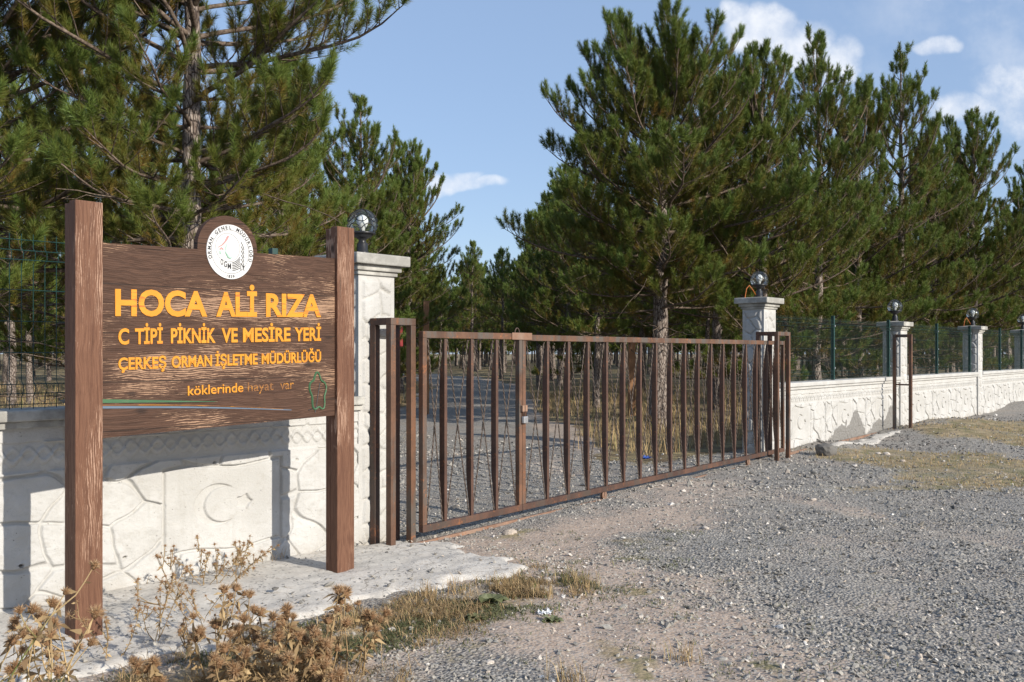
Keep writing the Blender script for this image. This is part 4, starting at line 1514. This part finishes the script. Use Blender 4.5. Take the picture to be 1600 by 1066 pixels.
NEAR = pine(101, 9.2, 2.2, 3.5, 0.150, whorl=0.37, sec=0.125, per=0.125, nk=130, nl=0.105, nw=0.0048, dead=38, bulge=0.55, p=0.36, shoot=(0.12, 0.24), irr=0.06)
plant_tree(NEAR, *at_u(296, 11.6), 'large pine with a thick grey trunk standing just behind the signboard', 3.3, 1.0, 'pines along the fence')
NEAR2 = pine(137, 8.6, 2.3, 3.8, 0.14, whorl=0.40, sec=0.14, per=0.14, nk=120, nl=0.11, nw=0.0050, dead=24, bulge=0.2, shoot=(0.12, 0.25))
plant_tree(NEAR2, *at_u(-70, 11.8), 'dense pine cut off by the left edge of the photo', 2.0, 1.0, 'pines along the fence')
MAIN = pine(223, 7.35, 2.5, 3.65, 0.185, whorl=0.29, sec=0.125, per=0.125, nk=115, nl=0.11, nw=0.0070, dead=10, irr=0.04, bulge=0.36, multi=0, p=0.36, elk=0.80, shoot=(0.14, 0.27))
plant_tree(MAIN, *at_u(1028, 19.9), 'broad round pine alone behind the middle of the gate', 1.1, 1.0)
MID = [pine(301, 9.6, 1.3, 2.7, 0.125, whorl=0.42, sec=0.165, per=0.15, nk=90, nl=0.115, nw=0.009, dead=8, irr=0.28, bulge=0.2, p=0.55, multi=3, shoot=(0.15, 0.30)),
       pine(317, 9.6, 1.5, 2.4, 0.115, whorl=0.46, sec=0.17, per=0.15, nk=90, nl=0.115, nw=0.009, dead=8, irr=0.34, bulge=0.16, multi=2, shoot=(0.15, 0.30)),
       pine(331, 9.6, 1.0, 3.0, 0.13, whorl=0.42, sec=0.17, per=0.15, nk=90, nl=0.115, nw=0.009, dead=8, irr=0.28, bulge=0.22, p=0.58, multi=4, shoot=(0.15, 0.30))]
NAMED = [  # u, Y, which, height, rotation, label
    (125, 17.5, 1, 8.6, 0.3, 'pine seen through the left fence behind the first trunk'),
    (445, 17.0, 2, 6.6, 1.9, 'bushy pine between the emblem and the sign\'s right post'),
    (566, 23.5, 1, 7.6, 2.7, 'slim pine with a pointed top above the sign\'s right post'),
    (642, 30.0, 0, 8.0, 4.1, 'conical pine just right of the left globe lamp'),
    (585, 28.0, 2, 6.6, 5.0, 'lower pine behind the left globe lamp'),
    (1192, 20.5, 2, 7.9, 0.9, 'pine merging with the right side of the broad middle pine'),
    (1278, 24.0, 1, 9.3, 3.3, 'tall open-topped pine right of the gate pillar before the white cloud'),
    (1342, 27.0, 2, 8.9, 2.2, 'pine between two taller pines behind the right fence'),
    (1405, 27.5, 1, 9.9, 5.3, 'tallest pointed pine behind the brown guide frame'),
    (1455, 31.0, 0, 8.3, 1.2, 'pine standing in the gap left of the rightmost pines'),
    (1522, 31.5, 2, 9.2, 0.2, 'broad conical pine behind the right end of the fence'),
    (1606, 36.0, 0, 8.4, 2.9, 'pine cut off by the right edge of the photo'),
    (890, 33.0, 0, 6.6, 3.7, 'darker pine left behind the broad middle pine'),
]
for u, Y, w, h, r, lab in NAMED:
    s = h / 9.6
    plant_tree(MID[w], *at_u(u, Y), lab, r, 0.5 + 0.5 * s if w == 1 else max(s, 0.85), 'pines along the fence', s)

FAR = [pine(401 + i * 7, 8.8, 2.5 + 0.3 * i, 2.3, 0.11, whorl=0.50, sec=0.20, per=0.18, nk=36, nl=0.15, nw=0.019, shoot=(0.2, 0.36), bulge=0.2, tube_sides=4, dead=4) for i in range(3)]
rf = random.Random(77)
spots = []
named_xy = [at_u(u, Y) for u, Y, *_ in NAMED] + [at_u(1028, 19.9), at_u(296, 11.6), at_u(-70, 11.8)]
tries = 0
roadp = ROAD


def road_d(x, y): return float(seg_dist(np.array([x]), np.array([y]), roadp)[0])


while len(spots) < 284 and tries < 30000:
    tries += 1
    Y = 26 + 100 * rf.random() ** 1.35
    u = rf.uniform(-420, 2050) if tries % 3 else rf.uniform(1100, 1900)
    if tries % 3 == 1: u, Y = rf.uniform(570, 1060), 30 + 55 * rf.random()
    X, Y = at_u(u, Y)
    if road_d(X, Y) < 2.7: continue
    tR = (X - W_R.x) * D_R.x + (Y - W_R.y) * D_R.y
    dR = (X - W_R.x) * -D_R.y + (Y - W_R.y) * D_R.x
    if dR < 4.0: continue
    md = 3.0 if Y < 60 else 4.2
    if any((X - a) ** 2 + (Y - b) ** 2 < md * md for a, b in spots + named_xy): continue
    spots.append((X, Y))
proto = None
for i, (X, Y) in enumerate(spots):
    m_ = FAR[i % 3]
    s = rf.uniform(0.78, 1.06)
    if 650 < 800 + X / Y * 1500 < 850 and Y < 70: s *= 0.95
    plant_tree(m_, X, Y, 'pine among the many of the forest behind the gate', rf.uniform(0, 6.28), s * rf.uniform(0.9, 1.1), 'pines of the forest behind', s)

# the wood beyond, one mass of crowns and trunks
def far_forest():
    tm, lm, cm = pine(601, 8.8, 1.6, 2.4, 0.11, whorl=0.75, sec=0.34, per=0.26, nk=7, nl=0.30, nw=0.08, shoot=(0.3, 0.5), tube_sides=4)
    def arr(me):
        v = np.zeros(len(me.vertices) * 3, np.float32); me.vertices.foreach_get('co', v)
        l = np.zeros(len(me.loops), np.int32); me.loops.foreach_get('vertex_index', l)
        return v.reshape(-1, 3), l
    tv, tl = arr(tm); cv, cl_ = arr(cm)
    tint = np.zeros(len(cv), np.float32); cm.attributes['tint'].data.foreach_get('value', tint)
    r = np.random.default_rng(9)
    V, Q, T, A, off = [], [], [], [], 0
    for i in range(860):
        Y = r.uniform(84, 190); X = r.uniform(-0.75, 0.85) * Y
        a = r.uniform(0, 6.28); sc = r.uniform(0.8, 1.15)
        for vv, ll, kk, tt in ((tv, tl, 4, None), (cv, cl_, 3, tint)):
            w = np.stack([vv[:, 0] * math.cos(a) - vv[:, 1] * math.sin(a), vv[:, 0] * math.sin(a) + vv[:, 1] * math.cos(a), vv[:, 2]], -1) * sc + np.array([X, Y, 0])
            V.append(w); (Q if kk == 4 else T).append(ll.reshape(-1, kk) + off); off += len(w)
            A.append(np.zeros(len(w)) if tt is None else tt)
    Q = np.concatenate(Q); T = np.concatenate(T)
    mi = np.concatenate([np.zeros(len(Q)), np.ones(len(T))])
    me = np_mesh('far_forest', np.concatenate(V), [Q, T], [M_BARK, M_NEEDLE], {'tint': np.concatenate(A)}, False, mi)
    tag(link('far_forest', me), 'distant dark pine wood closing the view behind all trees', 'forest', kind='stuff')


far_forest()

# ---------------------------------------------------------------- grass and weeds
def blades(X, Y, Z, H, W, lean, tint, rng):
    N = len(X)
    a = rng.uniform(0, 2 * PI, N)
    d = np.stack([np.cos(a), np.sin(a), np.zeros(N)], -1)
    sd = np.stack([-np.sin(a), np.cos(a), np.zeros(N)], -1)
    P = np.stack([X, Y, Z], -1)
    l = lean[:, None]
    mid = P + d * (H[:, None] * l * 0.35) + np.array([0, 0, 1.0]) * (H[:, None] * 0.6)
    tip = P + d * (H[:, None] * l) + np.array([0, 0, 1.0]) * (H[:, None] * (1 - 0.25 * l))
    w = W[:, None]
    V = np.stack([P - sd * w / 2, P + sd * w / 2, mid + sd * w * 0.35, mid - sd * w * 0.35, tip], 1).reshape(-1, 3)
    b = np.arange(N) * 5
    Q = np.stack([b, b + 1, b + 2, b + 3], -1); T = np.stack([b + 3, b + 2, b + 4], -1)
    return V, Q, T, np.repeat(tint, 5)


def grass_obj(name, label, X, Y, h0, h1, w, tint, mat, rng, lean=(0.1, 0.7), extra_z=0.0):
    N = len(X)
    V, Q, T, tn = blades(X, Y, ground_z(X, Y) - 0.01 + extra_z, rng.uniform(h0, h1, N), np.full(N, w) * rng.uniform(0.6, 1.2, N), rng.uniform(*lean, N), tint, rng)
    return tag(link(name, np_mesh(name, V, [Q, T], mat, {'tint': tn})), label, 'grass', kind='stuff')


rg = np.random.default_rng(5)
# tall dry grass of the forest floor by the track
N = 85000
Y = rg.uniform(12.5 ** 0.3, 46 ** 0.3, N) ** (1 / 0.3); X = rg.uniform(-0.62, 0.62, N) * Y
g, d, f = masks(X, Y)
cl = fbm(X * 0.8, Y * 0.8, 61, 4)
bk = behind_gate(X, Y)
k = (rg.random(N) < f * sstep(cl, 0.40, 0.58)) & (bk > 1.6)
X, Y = X[k], Y[k]
grass_obj('dry_grass', 'tall straw-coloured grass on the forest floor beside the track', X, Y, 0.10, 0.46, 0.013, np.clip(rg.normal(0.66, 0.2, len(X)), 0, 1), M_DRY, rg)
# low turf on the right
N = 60000
Y = rg.uniform(9.5, 27, N); X = rg.uniform(2.5, 17, N)
g, d, f = masks(X, Y)
k = rg.random(N) < g * sstep(fbm(X * 1.4, Y * 1.4, 12, 4), 0.34, 0.62)
dR = (X - W_R.x) * D_R.y - (Y - W_R.y) * D_R.x
k &= dR > 0.1
X, Y = X[k], Y[k]
grass_obj('turf', 'thin yellow-green turf on the right of the forecourt', X, Y, 0.02, 0.085, 0.009, np.clip(rg.normal(0.72, 0.2, len(X)), 0, 1), M_DRY, rg, (0.3, 1.2))
# turf tuft clumps in the gravel
cent = np.column_stack([rg.uniform(-0.6, 3.2, 130), rg.uniform(4.4, 8.6, 130)])
pick = rg.integers(0, 130, 5200)
X = cent[pick, 0] + rg.normal(0, 0.07, 5200) * rg.uniform(0.3, 1.3, 5200); Y = cent[pick, 1] + rg.normal(0, 0.05, 5200)
wgt = np.exp(-np.abs(cent[pick, 0] - 0.8) / 0.9)
k = (rg.random(5200) < wgt) & (apron_sd(X, Y) < 0)
X, Y = X[k], Y[k]
grass_obj('grass_tufts', 'small green tufts scattered in the gravel', X, Y, 0.012, 0.045, 0.006, np.clip(rg.normal(0.5, 0.25, len(X)), 0, 1), M_GREEN, rg, (0.4, 1.4))
# mixed dry and green weeds along the edge of the apron
N = 42000
s_ = rg.random(N)
edge = np.array([(-2.6, 4.3), (-1.75, 4.85), (-1.15, 5.35), (-0.7, 5.95), (-0.1, 6.5), (0.25, 6.95)])
tt = s_ * (len(edge) - 1); i0 = np.minimum(tt.astype(int), len(edge) - 2); fr = tt - i0
X = edge[i0, 0] * (1 - fr) + edge[i0 + 1, 0] * fr + rg.normal(0.06, 0.27, N); Y = edge[i0, 1] * (1 - fr) + edge[i0 + 1, 1] * fr + rg.normal(-0.10, 0.27, N)
cl = fbm(X * 4.5, Y * 4.5, 71, 4)
k = (rg.random(N) < sstep(cl, 0.42, 0.62)) & (apron_sd(X, Y) + (cl - 0.5) * 0.5 < 0.02)
X, Y = X[k], Y[k]
h = rg.uniform(0.02, 0.11, len(X))
isg = rg.random(len(X)) < np.maximum(0.35, sstep(fbm(X * 2.2, Y * 2.2, 19, 3), 0.30, 0.5)) * 0.95
grass_obj('dry_grass', 'matted dry grass along the edge of the concrete apron', X[~isg], Y[~isg], 0.015, 0.10, 0.0045, np.clip(rg.normal(0.45, 0.25, (~isg).sum()), 0, 1.0), M_DRY, rg, (0.5, 1.8))
grass_obj('green_weeds', 'low green weeds along the edge of the concrete apron', X[isg], Y[isg], 0.012, 0.05, 0.008, np.clip(rg.normal(0.38, 0.25, isg.sum()), 0, 1), M_GREEN, rg, (0.5, 1.6))
N = 9000
X = rg.uniform(-1.9, -0.5, N); Y = rg.uniform(4.15, 5.0, N)
k = (rg.random(N) < sstep(fbm(X * 3, Y * 3, 55, 4), 0.36, 0.6)) & (apron_sd(X, Y) < 0.05)
X, Y = X[k], Y[k]
grass_obj('dry_grass', 'matted straw between the thistles at the bottom left', X, Y, 0.03, 0.16, 0.0045, np.clip(rg.normal(0.42, 0.25, len(X)), 0, 1), M_DRY, rg, (0.5, 1.8))
cc_ = np.array([(-0.35, 6.45), (-0.55, 6.35), (0.42, 6.70), (0.50, 6.55), (-0.05, 6.55), (0.20, 6.35), (-0.95, 5.75), (0.9, 5.0), (0.3, 4.7)])
pk = rg.integers(0, len(cc_), 620)
X = cc_[pk, 0] + rg.normal(0, 0.05, 620); Y = cc_[pk, 1] + rg.normal(0, 0.04, 620)
grass_obj('dry_grass', 'few taller dry stalks at the edge of the concrete apron', X, Y, 0.05, 0.19, 0.004, np.clip(rg.normal(0.6, 0.25, 620), 0, 0.95), M_DRY, rg, (0.1, 0.9))
# dry stuff along the foot of the left wall
N = 2600
tL = rg.uniform(-1.7, -0.1, N) ; bk_ = -np.abs(rg.normal(0.02, 0.10, N)) - 0.03
X = W_L.x + D_L.x * tL - D_L.y * bk_; Y = W_L.y + D_L.y * tL + D_L.x * bk_
k = rg.random(N) < sstep(fbm(X * 2, Y * 2, 90, 3), 0.35, 0.6)
grass_obj('dry_grass', 'dry tangle of grass along the foot of the left wall', X[k], Y[k], 0.05, 0.20, 0.004, np.clip(rg.normal(0.45, 0.2, k.sum()), 0, 0.9), M_DRY, rg, (0.4, 1.5), 0.05)


# thistles
def head_mesh(seed, r, spikes, sl, tilt):
    rng = np.random.default_rng(seed)
    v, f = ico()
    core = v * np.array([r, r, r * 1.25]); core[:, 2] += r
    d = unit(rng.normal(size=(spikes, 3))); d[:, 2] = np.abs(d[:, 2]) * tilt + (1 - tilt) * d[:, 2]
    d = unit(d)
    side = unit(np.cross(d, rng.normal(size=(spikes, 3))))
    c = np.array([0, 0, r * 0.9])
    b = c + d * r * 0.7
    ln = (sl * rng.uniform(0.6, 1.2, spikes))[:, None]
    T = np.stack([b - side * r * 0.10, b + side * r * 0.10, b + d * ln], 1).reshape(-1, 3)
    V = np.concatenate([core, T]); n0 = len(core)
    F = np.concatenate([f, np.arange(spikes * 3).reshape(-1, 3) + n0])
    tint = np.concatenate([np.full(n0, 0.25), np.repeat(np.clip(rng.normal(0.62, 0.2, spikes), 0, 1), 3)])
    return np_mesh('flower_head', V, [F], M_BUR, {'tint': tint})


HEADS = {'bur': [head_mesh(1, 0.018, 190, 0.027, 0.85), head_mesh(2, 0.015, 170, 0.024, 0.9)],
         'star': [head_mesh(3, 0.008, 34, 0.026, 0.3), head_mesh(4, 0.007, 26, 0.022, 0.4)]}


def thistle(X, Y, H, kind, nst, seed, label, spread=0.35, leafy=1.0, green=0.0, heads_per=3):
    rng = np.random.default_rng(seed)
    z0 = ground_at(X, Y) - 0.02
    o = thing('dry_thistle', label, 'plant', (X, Y, z0), 0, 'dry thistles in front of the sign')
    paths = []
    LV, LT = [], []
    hd = []

    def leafs(p, d, n, s):
        for _ in range(n):
            a = unit(d * 0.3 + rng.normal(size=3)); a[2] *= 0.6; a = unit(a)
            sd = unit(np.cross(a, rng.normal(size=3)))
            w = s * rng.uniform(0.10, 0.2)
            ln = s * rng.uniform(0.5, 1.2)
            m1 = p + a * ln * 0.5 + np.array([0, 0, -0.1 * ln]) + rng.normal(0, ln * 0.06, 3)
            tip = p + a * ln + np.array([0, 0, -0.35 * ln])
            LV.extend([p - sd * w * 0.3, p + sd * w * 0.3, m1 + sd * w, p + sd * w * 0.2, m1 + sd * w, m1 - sd * w, m1 - sd * w, m1 + sd * w, tip])
            LT.extend([float(np.clip(rng.normal(0.4 + 0.0, 0.2), 0, 0.9))] * 9)
    for s in range(nst):
        az = rng.uniform(0, 2 * PI)
        d = unit(np.array([math.cos(az) * spread, math.sin(az) * spread, 1.0]))
        L = H * rng.uniform(0.7, 1.05); k = 8
        p = np.array([rng.normal(0, 0.03), rng.normal(0, 0.03), 0.0])
        pts = [p]
        for i in range(k):
            d = unit(d + rng.normal(0, 0.09, 3))
            pts.append(pts[-1] + d * L / k)
            if leafy and i > 0: leafs(pts[-1], d, int(rng.integers(1, 4) * leafy), 0.07 if kind == 'bur' else 0.035)
        pts = np.array(pts)
        paths.append((pts, np.linspace(0.0048, 0.0022, k + 1) * (1 if kind == 'bur' else 0.55)))
        hd.append((pts[-1], d))
        for b in range(heads_per):
            i = rng.integers(k // 2 - 1, k)
            db = unit(d + rng.normal(0, 0.55, 3)); db[2] = abs(db[2])
            q = [pts[i]]
            lb = L * rng.uniform(0.10, 0.32)
            for _ in range(4):
                db = unit(db + np.array([0, 0, 0.12]) + rng.normal(0, 0.10, 3))
                q.append(q[-1] + db * lb / 4)
                if leafy and rng.random() < 0.6: leafs(q[-1], db, 1, 0.045 if kind == 'bur' else 0.028)
            q = np.array(q)
            paths.append((q, np.linspace(0.0032, 0.002, 5)))
            hd.append((q[-1], db))
    v, q = tube_arrays(paths, 4)
    tint = np.full(len(v), 0.42) if not green else np.clip(0.5 + green * (1 - v[:, 2] / H) , 0, 1)
    me = np_mesh('stems', v, [q], M_DRY, {'tint': tint})
    link('stems', me, o)
    if LV:
        V = np.array(LV)
        link('leaves', np_mesh('leaves', V, [np.arange(len(V)).reshape(-1, 3)], M_DRY, {'tint': np.array(LT)}), o)
    for p, d in hd:
        h = link('flower_head', HEADS[kind][rng.integers(2)], o, tuple(p))
        s = rng.uniform(0.75, 1.2)
        h.scale = (s, s, s)
        h.rotation_euler = Vector(d).to_track_quat('Z', 'Y').to_euler()
    return o


BURS = [(-2.12, 3.75, 0.98, 2, 3, 'tall dry thistle with a tan head high at the left edge of the photo', 1.0),
        (-1.98, 3.90, 0.66, 4, 9, 'cluster of big tan thistle heads low at the left edge', 0.8),
        (-2.22, 4.1, 0.55, 3, 12, 'small dry thistle hidden behind the heads at the left edge', 0.5),
        (-1.42, 4.60, 0.50, 4, 21, 'dry brown thistle below the sign in the bottom middle of its gap', 0.0),
        (-1.12, 4.62, 0.48, 4, 22, 'dry brown thistle at the bottom, just left of the right-hand clump', 0.0),
        (-0.93, 4.70, 0.50, 5, 25, 'leafy dry thistle clump right below the sign\'s right post', 0.0),
        (-0.78, 4.85, 0.38, 4, 29, 'rightmost dry thistle with pale heads at the edge of the gravel', 0.0),
        (-1.27, 4.35, 0.33, 4, 33, 'short dry thistle at the bottom edge of the photo', 0.0),
        (-1.62, 4.42, 0.30, 3, 37, 'short dry thistle left of the bottom middle clump', 0.0),
        (-1.02, 4.42, 0.34, 5, 61, 'bushy low dry thistle at the bottom between the two taller clumps', 0.0),
        (-0.86, 4.52, 0.30, 4, 63, 'low dry thistle in front of the leafy clump under the right post', 0.0),
        (-1.30, 4.78, 0.42, 4, 65, 'dry thistle at the apron edge behind the bottom middle clump', 0.0),
        (-2.02, 4.25, 0.62, 4, 67, 'dry thistle with pale heads between the left edge and the left post', 0.5),
        (-2.30, 4.05, 0.80, 4, 69, 'tall dry thistle half cut off by the left edge of the photo', 0.6)]
for (x, y, h, ns, sd_, lab, gr) in BURS:
    thistle(x, y, h, 'bur', ns, sd_, lab, 0.34, 1.6, gr, 2)
STARS = [(-1.98, 5.35, 0.44, 4, 41, 'spindly straw-coloured star thistle right of the sign\'s left post'),
         (-1.72, 5.40, 0.34, 4, 43, 'spindly star thistle standing on the concrete under the sign'),
         (-2.12, 5.10, 0.42, 3, 45, 'thin star thistle leaning before the foot of the left post'),
         (-1.85, 5.75, 0.42, 4, 47, 'star thistle in front of the crescent flag panel'),
         (-1.62, 5.0, 0.36, 4, 49, 'low star thistle between the brown thistles and the concrete'),
         (-2.05, 6.45, 0.36, 6, 51, 'tangled star thistle at the foot of the wall below the flag'),
         (-1.92, 6.75, 0.30, 6, 53, 'matted star thistle at the foot of the wall right of the flag')]
for (x, y, h, ns, sd_, lab) in STARS:
    thistle(x, y, h, 'star', ns, sd_, lab, 0.75, 1.6, 0.0, 5)

# low leafy weeds
def leafy_weed(X, Y, r, seed, label):
    rng = np.random.default_rng(seed)
    o = thing('leafy_weed', label, 'plant', (X, Y, ground_at(X, Y) - 0.01), 0, 'leafy weeds by the apron')
    V, F, T = [], [], []
    for i in range(26):
        az = rng.uniform(0, 2 * PI); el = rng.uniform(0.15, 0.9)
        ln = r * rng.uniform(0.5, 1.1); w = ln * rng.uniform(0.16, 0.26)
        d = np.array([math.cos(az), math.sin(az), 0]); s = np.array([-math.sin(az), math.cos(az), 0])
        b = len(V)
        k = 6
        tn = np.clip(rng.normal(0.6, 0.25), 0, 1)
        for j in range(k + 1):
            f = j / k
            c = d * ln * f * math.cos(el) + np.array([0, 0, ln * math.sin(el) * (f - 0.75 * f * f) * 1.6])
            ww = w * math.sin(PI * (0.08 + 0.9 * f)) * (1 + 0.5 * (j % 2))
            V.extend([c - s * ww + np.array([0, 0, 0.25 * ww]), c, c + s * ww + np.array([0, 0, 0.25 * ww])]); T.extend([tn] * 3)
        for j in range(k):
            a = b + 3 * j
            F.extend([(a, a + 1, a + 4, a + 3), (a + 1, a + 2, a + 5, a + 4)])
    link('leaves', np_mesh('leaves', np.array(V), [np.array(F)], M_GREEN, {'tint': np.array(T)}), o)


leafy_weed(-0.14, 6.15, 0.17, 1, 'leafy grey-green weed upright beside the apron edge')
leafy_weed(-0.22, 5.80, 0.10, 2, 'flat leafy weed rosette left of the white litter')
leafy_weed(0.24, 5.74, 0.09, 3, 'leafy weed rosette right of the white litter')

# ---------------------------------------------------------------- small things lying about
def rock(x, y, r, seed, label, tint, name='rock', squash=0.8, sink=0.3):
    bm = bmesh.new()
    bmesh.ops.create_icosphere(bm, subdivisions=3, radius=1)
    rr = np.random.default_rng(seed)
    off = rr.uniform(0, 50, 3)
    for v_ in bm.verts:
        c = np.array(v_.co)
        kx = fbm(np.array([c[0] * 1.3 + off[0]]), np.array([c[1] * 1.3 + c[2] * 1.9 + off[1]]), seed, 3)[0]
        ky = fbm(np.array([c[0] * 4 + off[2]]), np.array([c[1] * 4 + c[2] * 5 + off[1]]), seed, 2)[0]
        v_.co = v_.co * (0.65 + 0.55 * kx + 0.14 * ky) * r
        v_.co.z *= squash
    me = bpy.data.meshes.new(name); bm.to_mesh(me); bm.free()
    me.materials.append(M_STONE)
    a = me.attributes.new('tint', 'FLOAT', 'POINT'); a.data.foreach_set('value', np.full(len(me.vertices), tint, np.float32))
    o = link(name, me, None, (x, y, ground_at(x, y) + r * squash * (1 - sink) * 0.8))
    return tag(o, label, 'stone')


rock(4.83, 14.75, 0.155, 4, 'brown rock on the gravel right of the gate', 0.1)
for (u, v_, r, lab, tn) in ((1385, 712, 0.07, 'pale flat stone on gravel below the far guide frame', 0.97), (1372, 711, 0.055, 'small pale stone left beside the flat one', 0.98),
                            (1410, 722, 0.06, 'sandy stone on the turf edge right of the rock', 0.9), (1335, 728, 0.05, 'white stone on the gravel below the brown rock', 0.99),
                            (1102, 830, 0.045, 'white stone in the middle of the gravel', 0.96), (1270, 782, 0.05, 'pale stone on the gravel right of centre', 0.95),
                            (795, 832, 0.09, 'pinkish flat stone on the earth before the gate', 0.88), (855, 905, 0.035, 'small white stone near the apron tip', 1.0),
                            (612, 978, 0.035, 'white pebble at the left of the weedy edge', 1.0), (430, 735 + 195, 0.03, 'dark pebble on the concrete under the sign', 0.1),
                            (765, 1030, 0.035, 'pale stone at the bottom of the photo left of centre', 0.97), (1225, 833, 0.05, 'dark brown clod on the gravel', 0.0),
                            (1275, 805, 0.05, 'second dark clod farther out on the gravel', 0.02)):
    Y = 1500 * 1.6 / (v_ - 550); X = (u - 800) / 1500 * Y
    rock(X, Y, r * 0.75, int(u), lab, tn * 0.97, 'stone', 0.5, 0.6)
# crumpled white litter
def litter(x, y, r, seed, mat, label):
    bm = bmesh.new()
    bmesh.ops.create_grid(bm, x_segments=9, y_segments=9, size=r)
    rr = np.random.default_rng(seed)
    for v_ in bm.verts:
        v_.co.z = abs(rr.normal(0, r * 0.22)); v_.co.x += rr.normal(0, r * 0.1); v_.co.y += rr.normal(0, r * 0.1)
    me = bpy.data.meshes.new('litter'); bm.to_mesh(me); bm.free(); me.materials.append(mat)
    o = link('litter', me, None, (x, y, ground_at(x, y) + 0.004), (0, 0, seed))
    tag(o, label, 'litter')


litter(0.20, 5.88, 0.04, 3, M_LITTER, 'crumpled white plastic scrap on the gravel beside the weeds')
litter(1.98, 14.2, 0.07, 8, M_BLUEPL, 'crumpled blue scrap behind the gate beside the big pine')
# poles and a red box inside the park
pole = MB().box(-0.07, 0.07, -0.07, 0.07, -0.2, 2.9, 0.01).build('wooden_pole', M_PALEWOOD)
X, Y = at_u(666, 24.5)
pole.location = (X, Y, 0); tag(pole, 'pale square wooden pole beside the track left of the gate joint', 'pole')
pole = MB().box(-0.09, 0.09, -0.09, 0.09, -0.2, 1.95, 0.01).build('wooden_pole', M_PALEWOOD)
X, Y = at_u(987, 24.0)
pole.location = (X, Y, 0); tag(pole, 'orange-brown wooden pole left of the big middle trunk', 'pole')
X, Y = at_u(622, 21.0)
fb = thing('fire_cabinet', 'red box on a post just behind the left guide frame', 'cabinet', (X, Y, 0))
MB().box(-0.10, 0.10, -0.07, 0.07, 1.72, 2.15, 0.012).build('box', M_REDPAINT, fb)
MB().box(-0.04, 0.04, -0.04, 0.04, -0.2, 1.7195, 0.005).build('post', M_RUST2, fb)
MB().box(-0.085, 0.085, -0.078, -0.0705, 1.74, 2.13, 0.004).build('door', M_REDPAINT, fb)
